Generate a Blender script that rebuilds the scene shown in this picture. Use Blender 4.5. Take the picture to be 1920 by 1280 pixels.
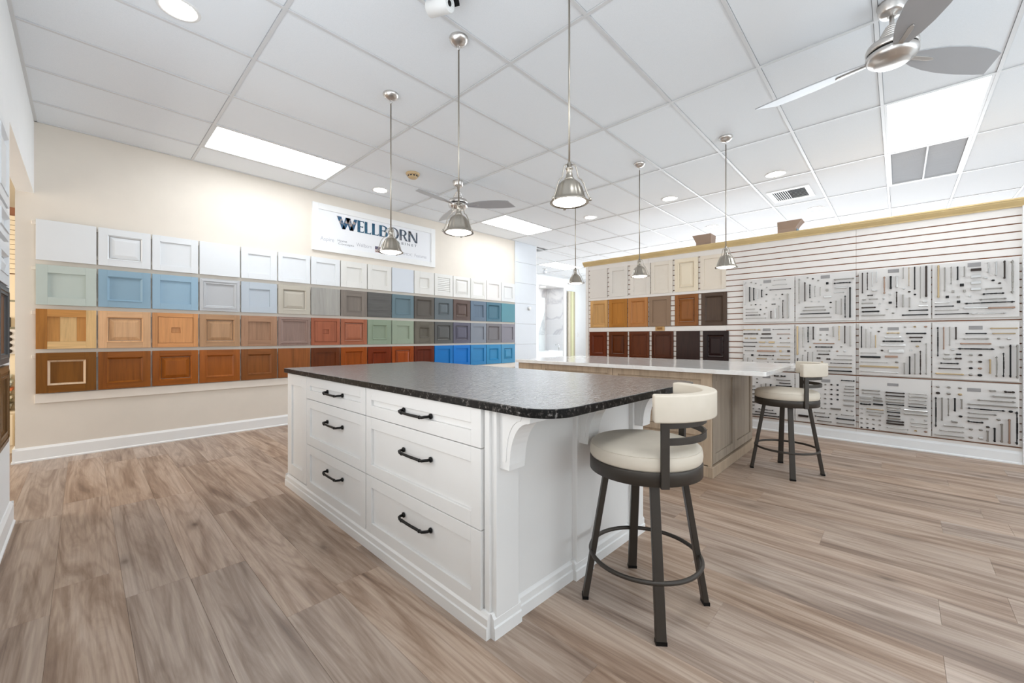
import bpy, bmesh, math, random
from mathutils import Vector, Matrix
random.seed(7)
PI = math.pi
R = math.radians
scene = bpy.context.scene
for o in list(bpy.data.objects):
    bpy.data.objects.remove(o, do_unlink=True)
COL = scene.collection

# ------------------------------------------------------------------ camera
cam = bpy.data.objects.new('camera', bpy.data.cameras.new('camera'))
COL.objects.link(cam)
cam.location = (0, 0, 1.18)
cam.rotation_euler = (R(90), 0, R(43.525 - 90))
cam.data.sensor_width = 36
cam.data.lens = 764.2 / 1920 * 36
cam.data.shift_y = -8.6 / 1920
cam.data.clip_start = 0.03
scene.camera = cam

# ------------------------------------------------------------------ world, daylight, exposure
w = bpy.data.worlds.new('world')
scene.world = w
w.use_nodes = True
wb = w.node_tree.nodes['Background']
wb.inputs[0].default_value = (0.86, 0.93, 1.0, 1)
wb.inputs[1].default_value = 1.2

def area(name, loc, rot, sx, sy, power, col):
    l = bpy.data.lights.new(name, 'AREA')
    l.shape = 'RECTANGLE'
    l.size, l.size_y = sx, sy
    l.energy = power
    l.color = col
    o = bpy.data.objects.new(name, l)
    COL.objects.link(o)
    o.location = loc
    o.rotation_euler = rot
    return o
# shop windows: street side behind the camera, and the far side beyond the slat wall
area('window_and_fill_light', (2.8, -4.85, 1.3), (R(155), 0, 0), 6.0, 1.6, 125, (0.82, 0.93, 1.0))
area('window_and_fill_light', (-0.37, 0.9, 1.6), (R(122), 0, R(-90)), 4.6, 1.7, 42, (0.88, 0.94, 1.0))  # no known window here: added side light to brighten the drawer fronts
area('window_and_fill_light', (13.35, 2.2, 1.75), (R(115), 0, R(90)), 8.0, 2.5, 350, (0.86, 0.94, 1.0))
area('passage_fill_light', (-2.6, 5.4, 1.7), (R(95), 0, R(-100)), 1.4, 2.2, 60, (1.0, 0.93, 0.84))  # added fill lamp for the doorway room and the long wall
vs = scene.view_settings
scene.display_settings.display_device = 'sRGB'
vs.view_transform = 'Standard'
vs.look = 'None'
vs.gamma = 1
vs.use_curve_mapping = False
vs.exposure = 0.55
PANEL_E, SPOT_E, PEND_E = 7.0, 16.0, 9.0

# ------------------------------------------------------------------ colours and materials
def lin(c):
    c = c / 255
    return c / 12.92 if c <= 0.04045 else ((c + 0.055) / 1.055) ** 2.4
def S(rgb):
    return (lin(rgb[0]), lin(rgb[1]), lin(rgb[2]), 1)
MC = {}
def base_mat(name):
    m = bpy.data.materials.new(name)
    m.use_nodes = True
    nt = m.node_tree
    return m, nt, nt.nodes, nt.links, nt.nodes['Principled BSDF']
def objcoord(nd, lk, scale, rnd=True):
    tc = nd.new('ShaderNodeTexCoord')
    mp = nd.new('ShaderNodeMapping')
    mp.inputs['Scale'].default_value = scale
    lk.new(tc.outputs['Object'], mp.inputs['Vector'])
    if rnd:
        oi = nd.new('ShaderNodeObjectInfo')
        ml = nd.new('ShaderNodeVectorMath'); ml.operation = 'SCALE'
        ml.inputs[0].default_value = (37.1, 91.7, 53.3)
        lk.new(oi.outputs['Random'], ml.inputs['Scale'])
        lk.new(ml.outputs[0], mp.inputs['Location'])
    return mp.outputs[0]
def ramp(nd, lk, fac, stops):
    r = nd.new('ShaderNodeValToRGB')
    e = r.color_ramp.elements
    while len(e) < len(stops):
        e.new(0.5)
    for x, (p, c) in zip(e, stops):
        x.position = p
        x.color = c
    lk.new(fac, r.inputs[0])
    return r.outputs[0]
def mixc(nd, lk, fac, a, b, mode='MIX'):
    m = nd.new('ShaderNodeMix'); m.data_type = 'RGBA'; m.blend_type = mode
    for s, v in ((0, fac), (6, a), (7, b)):
        if isinstance(v, (int, float, tuple)):
            m.inputs[s].default_value = v
        else:
            lk.new(v, m.inputs[s])
    return m.outputs[2]
def noise(nd, lk, vec, scale, detail=3, rough=0.5, dist=0.0):
    n = nd.new('ShaderNodeTexNoise')
    n.inputs['Scale'].default_value = scale
    n.inputs['Detail'].default_value = detail
    n.inputs['Roughness'].default_value = rough
    n.inputs['Distortion'].default_value = dist
    lk.new(vec, n.inputs['Vector'])
    return n.outputs[0]
def bump(nd, lk, bs, h, strength, dist=0.002):
    b = nd.new('ShaderNodeBump')
    b.inputs['Strength'].default_value = strength
    b.inputs['Distance'].default_value = dist
    lk.new(h, b.inputs['Height'])
    lk.new(b.outputs[0], bs.inputs['Normal'])

def paint(name, rgb, rough=0.5, var=0.03, bmp=0.05, spec=0.4):
    key = ('p', name, rgb)
    if key in MC: return MC[key]
    m, nt, nd, lk, bs = base_mat(name)
    v = objcoord(nd, lk, (1, 1, 1))
    n = noise(nd, lk, v, 6, 3)
    c = S(rgb)
    a = tuple(x * (1 - var) for x in c[:3]) + (1,)
    b = tuple(min(1, x * (1 + var)) for x in c[:3]) + (1,)
    lk.new(ramp(nd, lk, n, [(0.3, a), (0.7, b)]), bs.inputs['Base Color'])
    bs.inputs['Roughness'].default_value = rough
    bs.inputs['Specular IOR Level'].default_value = spec
    if bmp:
        bump(nd, lk, bs, noise(nd, lk, v, 260, 2), bmp, 0.001)
    MC[key] = m
    return m
def wood(name, rgb, rough=0.45, contrast=0.35, scale=1.0, knots=0.0, spread=0.08, streak=None):
    """grain runs along the object's own z axis"""
    key = ('w', name, rgb)
    if key in MC: return MC[key]
    m, nt, nd, lk, bs = base_mat(name)
    v = objcoord(nd, lk, (22 * scale, 22 * scale, 1.6 * scale))
    n1 = noise(nd, lk, v, 1.0, 5, 0.6, 0.6)
    v2 = objcoord(nd, lk, (150 * scale, 150 * scale, 5 * scale))
    n2 = noise(nd, lk, v2, 1.0, 2, 0.5, 0.2)
    c = S(rgb)[:3]
    dk = tuple(x * (1 - contrast) for x in c) + (1,)
    lt = tuple(min(1, x * (1 + contrast * 0.55)) for x in c) + (1,)
    col = ramp(nd, lk, n1, [(0.28, dk), (0.5, c + (1,)), (0.75, lt)])
    fine = ramp(nd, lk, n2, [(0.35, (0.80, 0.78, 0.76, 1)), (0.6, (1, 1, 1, 1))])
    col = mixc(nd, lk, 0.4, col, fine, 'MULTIPLY')
    if streak:
        sc = S(streak)
        v3 = objcoord(nd, lk, (9 * scale, 9 * scale, 0.3 * scale))
        sf = ramp(nd, lk, noise(nd, lk, v3, 1, 1), [(0.46, (0, 0, 0, 1)), (0.54, (1, 1, 1, 1))])
        col = mixc(nd, lk, sf, col, sc)
    if knots:
        v4 = objcoord(nd, lk, (7, 7, 3))
        vo = nd.new('ShaderNodeTexVoronoi'); vo.inputs['Scale'].default_value = 1.0
        lk.new(v4, vo.inputs['Vector'])
        kf = ramp(nd, lk, vo.outputs['Distance'], [(0.03, (knots, knots, knots, 1)), (0.14, (0, 0, 0, 1))])
        col = mixc(nd, lk, kf, col, tuple(x * 0.3 for x in c) + (1,))
    oi = nd.new('ShaderNodeObjectInfo')
    hv = nd.new('ShaderNodeHueSaturation')
    mr = nd.new('ShaderNodeMapRange')
    mr.inputs[3].default_value = 1 - spread; mr.inputs[4].default_value = 1 + spread
    lk.new(oi.outputs['Random'], mr.inputs[0]); lk.new(mr.outputs[0], hv.inputs['Value'])
    lk.new(col, hv.inputs['Color'])
    lk.new(hv.outputs[0], bs.inputs['Base Color'])
    bs.inputs['Roughness'].default_value = rough
    bs.inputs['Specular IOR Level'].default_value = 0.16
    bump(nd, lk, bs, n2, 0.12, 0.001)
    MC[key] = m
    return m
def metal(name, rgb, rough=0.3, met=1.0, brushed=0.0):
    key = ('m', name)
    if key in MC: return MC[key]
    m, nt, nd, lk, bs = base_mat(name)
    bs.inputs['Base Color'].default_value = S(rgb)
    bs.inputs['Metallic'].default_value = met
    bs.inputs['Roughness'].default_value = rough
    if brushed:
        v = objcoord(nd, lk, (30, 30, 900), False)
        bump(nd, lk, bs, noise(nd, lk, v, 1, 2), brushed, 0.0006)
    MC[key] = m
    return m
def glow(name, rgb, e):
    m, nt, nd, lk, bs = base_mat(name)
    bs.inputs['Base Color'].default_value = S(rgb)
    bs.inputs['Roughness'].default_value = 0.4
    bs.inputs['Emission Color'].default_value = S(rgb)
    bs.inputs['Emission Strength'].default_value = e
    return m

M_BEIGE = paint('beige_wall_paint', (226, 217, 205), 0.7, 0.015)
M_WHITEWALL = paint('white_wall_paint', (232, 233, 233), 0.65, 0.01)
M_TRIM = paint('white_trim_paint', (238, 238, 237), 0.4, 0.01)
M_CREAM = paint('cream_paint', (236, 222, 196), 0.6, 0.02)
M_TBAR = paint('white_grid_enamel', (216, 217, 218), 0.4, 0.0, 0)
M_PLENUM = paint('dark_plenum', (120, 120, 120), 0.9, 0.0, 0)
M_SLAT = paint('white_slat_laminate', (232, 226, 220), 0.42, 0.01, 0.02)
M_GROOVE = paint('brown_fibreboard', (150, 104, 80), 0.85, 0.1)
M_CAB = paint('white_cabinet_lacquer', (231, 229, 226), 0.38, 0.008, 0.02)
M_BOARD = paint('frosted_white_acrylic', (219, 215, 211), 0.22, 0.01, 0)
M_BLACK = metal('matte_black_metal', (22, 21, 20), 0.42, 0.6)
M_NICKEL = metal('brushed_nickel', (176, 169, 158), 0.3, 1.0, 0.25)
M_FANMETAL = metal('polished_nickel', (214, 210, 206), 0.3)
M_STOOL = metal('gunmetal_powder_coat', (62, 56, 50), 0.42, 0.35)
M_CHROME = metal('chrome', (222, 222, 222), 0.12)
HW = {'b': metal('black_hardware', (24, 23, 23), 0.4, 0.5), 'd': metal('bronze_hardware', (62, 54, 50), 0.4, 0.7),
      'g': metal('nickel_hardware', (150, 146, 140), 0.35), 's': metal('chrome_hardware', (190, 189, 187), 0.3),
      'o': metal('brass_hardware', (172, 152, 120), 0.35), 'c': metal('copper_hardware', (156, 130, 114), 0.4)}
M_LABEL = paint('grey_label_plastic', (150, 147, 146), 0.5, 0.1, 0)
M_BLADE = paint('silver_grey_blade_lacquer', (176, 177, 180), 0.35, 0.01, 0)
M_PANEL = glow('light_panel_diffuser', (244, 250, 255), PANEL_E)
M_SPOT = glow('downlight_lens', (255, 249, 240), SPOT_E)
M_LENS = glow('pendant_lens', (255, 248, 236), PEND_E)
M_CARD = paint('brown_cardboard', (160, 138, 122), 0.85, 0.05)
M_GREYPL = paint('grey_grille_enamel', (206, 208, 212), 0.6, 0.03, 0)
M_DARK = paint('dark_duct', (58, 60, 64), 0.8, 0.0, 0)
M_WHITEPL = paint('white_plastic', (232, 232, 230), 0.35, 0.0, 0)
M_TANPL = paint('aged_tan_plastic', (206, 180, 140), 0.5, 0.03, 0)

def granite():
    m, nt, nd, lk, bs = base_mat('leathered_black_granite')
    v = objcoord(nd, lk, (1, 1, 1), False)
    vo = nd.new('ShaderNodeTexVoronoi'); vo.inputs['Scale'].default_value = 110
    lk.new(v, vo.inputs['Vector'])
    n = noise(nd, lk, v, 52, 4, 0.75)
    c1 = ramp(nd, lk, n, [(0.46, S((12, 11, 11))), (0.54, S((24, 22, 21))), (0.60, S((66, 61, 57))), (0.70, S((140, 136, 134)))])
    c2 = ramp(nd, lk, vo.outputs['Distance'], [(0.1, (0.5, 0.5, 0.5, 1)), (0.7, (1, 1, 1, 1))])
    lk.new(mixc(nd, lk, 0.8, c1, c2, 'MULTIPLY'), bs.inputs['Base Color'])
    bs.inputs['Roughness'].default_value = 0.3
    bs.inputs['IOR'].default_value = 1.62
    bs.inputs['Coat Weight'].default_value = 1.0
    bs.inputs['Coat Roughness'].default_value = 0.17
    bs.inputs['Coat IOR'].default_value = 2.1
    v2 = objcoord(nd, lk, (40, 75, 75), False)
    h = noise(nd, lk, v2, 1.0, 3, 0.55, 0.6)
    ge = nd.new('ShaderNodeNewGeometry'); sp = nd.new('ShaderNodeSeparateXYZ')
    lk.new(ge.outputs['True Normal'], sp.inputs[0])
    up = nd.new('ShaderNodeMath'); up.operation = 'GREATER_THAN'; up.inputs[1].default_value = 0.8
    lk.new(sp.outputs['Z'], up.inputs[0])          # leathered top, plain honed edge
    b = nd.new('ShaderNodeBump'); b.inputs['Distance'].default_value = 0.007
    s7 = nd.new('ShaderNodeMath'); s7.operation = 'MULTIPLY'; s7.inputs[1].default_value = 0.7
    lk.new(up.outputs[0], s7.inputs[0]); lk.new(s7.outputs[0], b.inputs['Strength'])
    lk.new(h, b.inputs['Height'])
    lk.new(b.outputs[0], bs.inputs['Normal']); lk.new(b.outputs[0], bs.inputs['Coat Normal'])
    lk.new(up.outputs[0], bs.inputs['Coat Weight'])
    sl = nd.new('ShaderNodeMapRange'); sl.inputs[3].default_value = 0.12; sl.inputs[4].default_value = 0.5
    lk.new(up.outputs[0], sl.inputs[0]); lk.new(sl.outputs[0], bs.inputs['Specular IOR Level'])
    return m
M_GRANITE = granite()
def quartz():
    m, nt, nd, lk, bs = base_mat('white_quartz')
    v = objcoord(nd, lk, (1, 1, 1), False)
    n = noise(nd, lk, v, 3.0, 5, 0.6, 1.5)
    lk.new(ramp(nd, lk, n, [(0.42, S((235, 231, 227))), (0.5, S((229, 224, 219))), (0.56, S((236, 233, 229)))]), bs.inputs['Base Color'])
    bs.inputs['Roughness'].default_value = 0.09
    return m
M_QUARTZ = quartz()
def leather():
    m, nt, nd, lk, bs = base_mat('cream_upholstery')
    v = objcoord(nd, lk, (1, 1, 1))
    n = noise(nd, lk, v, 14, 3)
    lk.new(ramp(nd, lk, n, [(0.3, S((208, 197, 180))), (0.7, S((213, 202, 186)))]), bs.inputs['Base Color'])
    bs.inputs['Roughness'].default_value = 0.55
    bump(nd, lk, bs, noise(nd, lk, v, 500, 2), 0.15, 0.0006)
    return m
M_SEAT = leather()
def tile_mat():
    m, nt, nd, lk, bs = base_mat('mineral_fibre_tile')
    v = objcoord(nd, lk, (1, 1, 1))
    n = noise(nd, lk, v, 320, 3, 0.7)
    lk.new(ramp(nd, lk, n, [(0.3, S((231, 236, 240))), (0.6, S((240, 244, 248)))]), bs.inputs['Base Color'])
    bs.inputs['Roughness'].default_value = 0.85
    bump(nd, lk, bs, n, 0.3, 0.001)
    return m
M_TILE = tile_mat()
def floor_mat():
    """oak-look vinyl plank; plank length along the object's y axis"""
    m, nt, nd, lk, bs = base_mat('oak_vinyl_plank')
    v = objcoord(nd, lk, (9, 0.75, 9))
    n1 = noise(nd, lk, v, 1.0, 5, 0.62, 1.3)
    v2 = objcoord(nd, lk, (95, 2.2, 95))
    n2 = noise(nd, lk, v2, 1.0, 3, 0.6, 0.3)
    base = ramp(nd, lk, n1, [(0.26, S((112, 91, 77))), (0.40, S((150, 127, 110))), (0.54, S((178, 157, 140))), (0.78, S((200, 182, 167)))])
    fine = ramp(nd, lk, n2, [(0.3, (0.62, 0.58, 0.55, 1)), (0.58, (1, 1, 1, 1))])
    col = mixc(nd, lk, 0.5, base, fine, 'MULTIPLY')
    # cathedral contour lines, drawn out along the plank
    v3 = objcoord(nd, lk, (5.5, 0.42, 5.5))
    n3 = noise(nd, lk, v3, 1.0, 1, 0.4, 0.3)
    mk_ = nd.new('ShaderNodeMath'); mk_.operation = 'MULTIPLY'; mk_.inputs[1].default_value = 85
    sn = nd.new('ShaderNodeMath'); sn.operation = 'SINE'
    lk.new(n3, mk_.inputs[0]); lk.new(mk_.outputs[0], sn.inputs[0])
    mr0 = nd.new('ShaderNodeMapRange'); mr0.inputs[1].default_value = -1
    lk.new(sn.outputs[0], mr0.inputs[0])
    rf = ramp(nd, lk, mr0.outputs[0], [(0.0, (0.68, 0.63, 0.60, 1)), (0.4, (1, 1, 1, 1))])
    col = mixc(nd, lk, 0.45, col, rf, 'MULTIPLY')
    # knots and dark patches
    v4 = objcoord(nd, lk, (3.4, 1.5, 3.4))
    vo = nd.new('ShaderNodeTexVoronoi'); vo.inputs['Scale'].default_value = 1.0
    lk.new(v4, vo.inputs['Vector'])
    kf = ramp(nd, lk, vo.outputs['Distance'], [(0.015, (0.85, 0.85, 0.85, 1)), (0.07, (0.3, 0.3, 0.3, 1)), (0.19, (0, 0, 0, 1))])
    col = mixc(nd, lk, kf, col, S((78, 60, 48)))
    oi = nd.new('ShaderNodeObjectInfo')
    hv = nd.new('ShaderNodeHueSaturation')
    mr = nd.new('ShaderNodeMapRange'); mr.inputs[3].default_value = 0.93; mr.inputs[4].default_value = 1.08
    lk.new(oi.outputs['Random'], mr.inputs[0]); lk.new(mr.outputs[0], hv.inputs['Value'])
    ms = nd.new('ShaderNodeMath'); ms.operation = 'FRACT'
    mm = nd.new('ShaderNodeMath'); mm.operation = 'MULTIPLY'; mm.inputs[1].default_value = 17.3
    lk.new(oi.outputs['Random'], mm.inputs[0]); lk.new(mm.outputs[0], ms.inputs[0])
    mr2 = nd.new('ShaderNodeMapRange'); mr2.inputs[3].default_value = 0.9; mr2.inputs[4].default_value = 1.15
    lk.new(ms.outputs[0], mr2.inputs[0]); lk.new(mr2.outputs[0], hv.inputs['Saturation'])
    lk.new(col, hv.inputs['Color'])
    lk.new(hv.outputs[0], bs.inputs['Base Color'])
    bs.inputs['Roughness'].default_value = 0.42
    bump(nd, lk, bs, n2, 0.1, 0.001)
    return m
M_FLOOR = floor_mat()
def marble():
    m, nt, nd, lk, bs = base_mat('veined_white_marble')
    v = objcoord(nd, lk, (1, 1, 1))
    n = noise(nd, lk, v, 0.7, 4, 0.5, 1.2)
    lk.new(ramp(nd, lk, n, [(0.45, S((242, 242, 243))), (0.495, S((214, 214, 218))), (0.515, S((241, 241, 242)))]), bs.inputs['Base Color'])
    bs.inputs['Roughness'].default_value = 0.2
    return m
M_MARBLE = marble()

# ------------------------------------------------------------------ geometry helpers
class MB:
    def __init__(s):
        s.v, s.f, s.sm = [], [], []
    def add(s, vs_, fs, smooth=False):
        o = len(s.v)
        s.v += [tuple(p) for p in vs_]
        for f in fs:
            s.f.append([i + o for i in f]); s.sm.append(smooth)
        return s
    def box(s, x0, y0, z0, x1, y1, z1):
        if x0 > x1: x0, x1 = x1, x0
        if y0 > y1: y0, y1 = y1, y0
        if z0 > z1: z0, z1 = z1, z0
        return s.add([(x0, y0, z0), (x1, y0, z0), (x1, y1, z0), (x0, y1, z0), (x0, y0, z1), (x1, y0, z1), (x1, y1, z1), (x0, y1, z1)],
                     [(0, 3, 2, 1), (4, 5, 6, 7), (0, 1, 5, 4), (1, 2, 6, 5), (2, 3, 7, 6), (3, 0, 4, 7)])
    def lathe(s, prof, n=32, c=(0, 0, 0), smooth=True, M=None):
        vs_ = []
        for r, z in prof:
            for k in range(n):
                a = 2 * PI * k / n
                p = Vector((r * math.cos(a), r * math.sin(a), z))
                if M: p = M @ p
                vs_.append((p[0] + c[0], p[1] + c[1], p[2] + c[2]))
        fs = []
        for i in range(len(prof) - 1):
            for k in range(n):
                k2 = (k + 1) % n
                fs.append((i * n + k, i * n + k2, (i + 1) * n + k2, (i + 1) * n + k))
        s.add(vs_, fs, smooth)
        o = len(s.v) - len(vs_)
        for i, rev in ((0, True), (len(prof) - 1, False)):
            if prof[i][0] > 1e-5:
                ring = [o + i * n + k for k in range(n)]
                s.f.append(ring[::-1] if rev else ring); s.sm.append(False)
        return s
    def tube(s, pts, r, n=8, smooth=True, closed=False, flat=None):
        pts = [Vector(p) for p in pts]
        N = len(pts)
        vs_ = []
        ref = None
        for i, p in enumerate(pts):
            a = pts[(i - 1) % N] if (closed or i > 0) else p
            b = pts[(i + 1) % N] if (closed or i < N - 1) else p
            t = (b - a).normalized()
            if ref is None:
                ref = Vector((0, 0, 1)) if abs(t.z) < 0.9 else Vector((1, 0, 0))
            u = t.cross(ref)
            if u.length < 1e-4:
                u = t.cross(Vector((0, 1, 0.01)))
            u.normalize()
            w_ = u.cross(t).normalized()
            if not closed and abs(t.z) < 0.999: pass
            ri = r[i] if isinstance(r, (list, tuple)) else r
            for k in range(n):
                an = 2 * PI * k / n
                vs_.append(p + u * ri * math.cos(an) + w_ * ri * math.sin(an))
        fs = []
        for i in range(N if closed else N - 1):
            j = (i + 1) % N
            for k in range(n):
                k2 = (k + 1) % n
                fs.append((i * n + k, i * n + k2, j * n + k2, j * n + k))
        if not closed:
            fs.append(tuple(range(n))[::-1]); fs.append(tuple((N - 1) * n + k for k in range(n)))
        return s.add(vs_, fs, smooth)
    def prism(s, poly, z0, z1, ax='z'):
        n = len(poly)
        def P(a, b, t):
            return (a, b, t) if ax == 'z' else ((t, a, b) if ax == 'x' else (a, t, b))
        vs_ = [P(a, b, z0) for a, b in poly] + [P(a, b, z1) for a, b in poly]
        fs = [tuple(range(n))[::-1], tuple(range(n, 2 * n))] + [(k, (k + 1) % n, n + (k + 1) % n, n + k) for k in range(n)]
        return s.add(vs_, fs)
    def mesh(s, name, mat, bevel=0.0, seg=2):
        me = bpy.data.meshes.new(name)
        me.from_pydata([tuple(p) for p in s.v], [], s.f)
        me.polygons.foreach_set('use_smooth', s.sm)
        bm = bmesh.new(); bm.from_mesh(me)
        bmesh.ops.recalc_face_normals(bm, faces=bm.faces)
        if bevel:
            ed = [e for e in bm.edges if len(e.link_faces) == 2 and e.calc_face_angle(0) > 0.5]
            bmesh.ops.bevel(bm, geom=ed, offset=bevel, segments=seg, affect='EDGES', profile=0.5, clamp_overlap=True)
        bm.to_mesh(me); bm.free()
        me.materials.append(mat)
        return me

def link(name, data, parent=None, loc=(0, 0, 0), rot=(0, 0, 0), scale=None):
    o = bpy.data.objects.new(name, data)
    COL.objects.link(o)
    o.parent = parent
    o.location = loc
    o.rotation_euler = rot
    if scale: o.scale = scale
    return o
def obj(name, mb, mat, parent=None, loc=(0, 0, 0), rot=(0, 0, 0), bevel=0.0, seg=2):
    return link(name, mb.mesh(name, mat, bevel, seg), parent, loc, rot)
def boxo(name, dims, mat, parent=None, loc=(0, 0, 0), rot=(0, 0, 0), bevel=0.0):
    return obj(name, MB().box(*dims), mat, parent, loc, rot, bevel)
MESH = {}
def cached(key, fn):
    if key not in MESH: MESH[key] = fn()
    return MESH[key]
def tag(o, label, cat, group=None):
    o['label'] = label; o['category'] = cat; o['kind'] = 'thing'
    if group: o['group'] = group
    return o
def thing(name, label, cat, loc=(0, 0, 0), rz=0, group=None):
    return tag(link(name, None, None, loc, (0, 0, rz)), label, cat, group)
def struct(name, mb, mat, bevel=0.0):
    o = obj(name, mb, mat, None, bevel=bevel); o['kind'] = 'structure'
    return o
def dup(root, loc, rz, label):
    def rec(src, par):
        c = src.copy(); COL.objects.link(c)
        if par: c.parent = par
        for ch in list(src.children): rec(ch, c)
        return c
    r = rec(root, None)
    r.location = loc; r.rotation_euler = (0, 0, rz); r['label'] = label
    return r
# ================================================================== THE ROOM
CEIL = 3.23
YW = 5.965          # face of the long beige wall
XS = 5.98           # face of the slatted wall
XL = -0.32          # face of the wall with the doorway

# floor with its planks
floor = struct('floor', MB().box(-4, -5.1, -0.06, 13.6, 8.7, -0.006), M_FLOOR)
PW = 0.229
rngp = random.Random(3)
k = -2
while -0.096 + k * PW < 5.96:
    x0 = -0.096 + k * PW
    x1 = min(x0 + PW, 5.98)
    yend = 7.3 if x1 < -0.3 else 5.965
    y = -2.3 - rngp.random() * 1.4
    while y < yend:
        y1 = min(y + 1.42, yend)
        ya = max(y, -2.3)
        if y1 - ya > 0.05:
            L = round(y1 - ya, 3)
            me = cached(('plank', round(x1 - x0, 3), L), lambda: MB().box(0.0002, 0.0002, -0.006, x1 - x0 - 0.0002, L - 0.0002, 0).mesh('plank', M_FLOOR, 0.0008, 1))
            link('plank', me, floor, (x0, ya, 0))
        y += 1.42
    k += 1

# ceiling with tiles and grid bars
ceiling = struct('ceiling', MB().box(-4, -5.1, 3.262, 13.6, 8.7, 3.32), M_PLENUM)
GX = [XL] + [0.873 + 1.338 * i for i in range(8)] + [11.577, 12.915, 13.5]
GY = [5.461 - 0.669 * j for j in range(15)]
rows = [(5.461, YW)] + [(GY[j + 1], GY[j]) for j in range(14)]
FIX = {(1, 1): 'l', (4, 1): 'l', (4, 9): 'l', (5, 9): 'r', (1, 9): 'l'}
cells = [(i, j, GX[i], GX[i + 1], r[0], r[1]) for i in range(len(GX) - 1) for j, r in enumerate(rows)]
for i in range(6, len(GX) - 1):
    cells.append((i, -1, GX[i], GX[i + 1], 5.965, 6.13))
    for j in range(4):
        cells.append((i, -2 - j, GX[i], GX[i + 1], 6.13 + 0.669 * j, min(8.55, 6.13 + 0.669 * (j + 1))))
B = 0.012
for i, j, x0, x1, y0, y1 in cells:
    if (i, j) in FIX or (i, j) == (7, -3): continue
    if j < 0 and x0 < 7.05: x0 = 7.06
    if x1 - x0 < 0.05: continue
    dx, dy = round(x1 - x0, 3), round(y1 - y0, 3)
    me = cached(('tile', dx, dy), lambda: MB().box(B + 0.002, B + 0.002, 3.236, dx - B - 0.002, dy - B - 0.002, 3.256).mesh('ceiling_tile', M_TILE, 0.0015, 1))
    link('ceiling_tile', me, ceiling, (x0, y0, 0))
for x in GX:
    if x > XL + 0.01 and x < 13.4:
        boxo('grid_bar', (x - B, -5 if True else 0, 3.229, x + B, 8.55 if x > 7.1 else YW, 3.262), M_TBAR, ceiling)
for x0, x1, ys in [(XL, 13.5, [r[0] for r in rows]), (7.06, 13.5, [YW, 6.13, 6.799, 7.468, 8.137])]:
    for y in ys:
        boxo('grid_bar', (x0, y - B, 3.2295, x1, y + B, 3.262), M_TBAR, ceiling)
boxo('edge_angle', (XL, YW - 0.02, 3.2285, 7.06, YW, 3.262), M_TBAR, ceiling)
boxo('edge_angle', (XL, -5, 3.2285, XL + 0.02, YW, 3.262), M_TBAR, ceiling)

# walls
M_SHIP = paint('cool_white_board_paint', (216, 220, 225), 0.6, 0.01)
wall_back = struct('wall_back', MB().box(-0.435, YW, 0, 7.06, 6.12, 3.262), M_BEIGE)
for k in range(8):
    z0 = 0.135 + k * 0.443
    z1 = min(z0 + 0.443, 3.23)
    if z1 - z0 > 0.05:
        boxo('board', (6.36, YW - 0.014, z0 + 0.002, 7.06, YW, z1 - 0.002), M_SHIP, wall_back, bevel=0.0015)
boxo('end_casing', (7.06, YW - 0.014, 0, 7.075, 6.12, 3.23), M_TRIM, wall_back)
def base_profile(h): return [(0, 0), (0.024, 0), (0.024, 0.012), (0.016, 0.02), (0.016, h - 0.022), (0.009, h - 0.008), (0.006, h), (0, h)]
mb = MB(); mb.prism([(YW - a, b) for a, b in base_profile(0.137)], -0.4352, 7.06, 'x')
mb.box(-0.459, YW - 0.024, 0, -0.4355, 6.14, 0.014).box(-0.452, YW - 0.016, 0.0142, -0.4355, 6.14, 0.134)
struct('baseboard_back', mb, M_TRIM)
wall_left = struct('wall_left', MB().box(-0.43, 3.3, 0, XL, 4.09, 3.262).box(-0.43, -5, 0, XL, -1.5, 3.262).box(-0.43, -1.5, 0, XL, 3.3, 0.65).box(-0.43, -1.5, 2.55, XL, 3.3, 3.262).box(-0.43, 4.09, 2.545, XL, YW, 3.262), M_WHITEWALL)  # long opening beside the camera is added for the side fill light
mb = MB(); mb.prism([(XL + a, b) for a, b in base_profile(0.137)], -5, 4.09, 'y')
mb.prism([(4.09 + a, b) for a, b in base_profile(0.137)], -0.43, XL + 0.016, 'x')
struct('baseboard_left', mb, M_TRIM)
struct('wall_front', MB().box(-0.43, -5.1, 0, 13.6, -5, 0.5).box(-0.43, -5.1, 3.0, 13.6, -5, 3.262).box(-0.43, -5.1, 0.5, 0.1, -5, 3.0).box(5.9, -5.1, 0.5, 13.6, -5, 3.0), M_WHITEWALL)
struct('wall_east', MB().box(13.5, -5, 0, 13.6, 8.7, 0.5).box(13.5, -5, 3.0, 13.6, 8.7, 3.262).box(13.5, 6.3, 0.5, 13.6, 8.7, 3.0).box(13.5, -5, 0.5, 13.6, -1.9, 3.0), M_WHITEWALL)
struct('wall_far', MB().box(6.95, 8.55, 0, 10.22, 8.7, 3.262), M_WHITEWALL)
struct('wall_far_east', MB().box(11.6, 8.55, 0, 13.6, 8.7, 3.262), M_WHITEWALL)
struct('wall_far_header', MB().box(10.22, 8.55, 2.955, 11.6, 8.7, 3.262), M_WHITEWALL)
struct('wall_behind_shower', MB().box(10.1, 9.3, 0, 11.7, 9.4, 3.262), M_WHITEWALL)
struct('wall_return', MB().box(6.95, 6.12, 0, 7.06, 8.55, 3.262), M_WHITEWALL)
struct('wall_passage', MB().box(-4, 7.3, 0, -0.3, 7.4, 3.262).box(-0.4, 6.12, 0, -0.3, 7.3, 3.262).box(-4.1, -5, 0, -4, 7.4, 3.262), M_CREAM)

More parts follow.
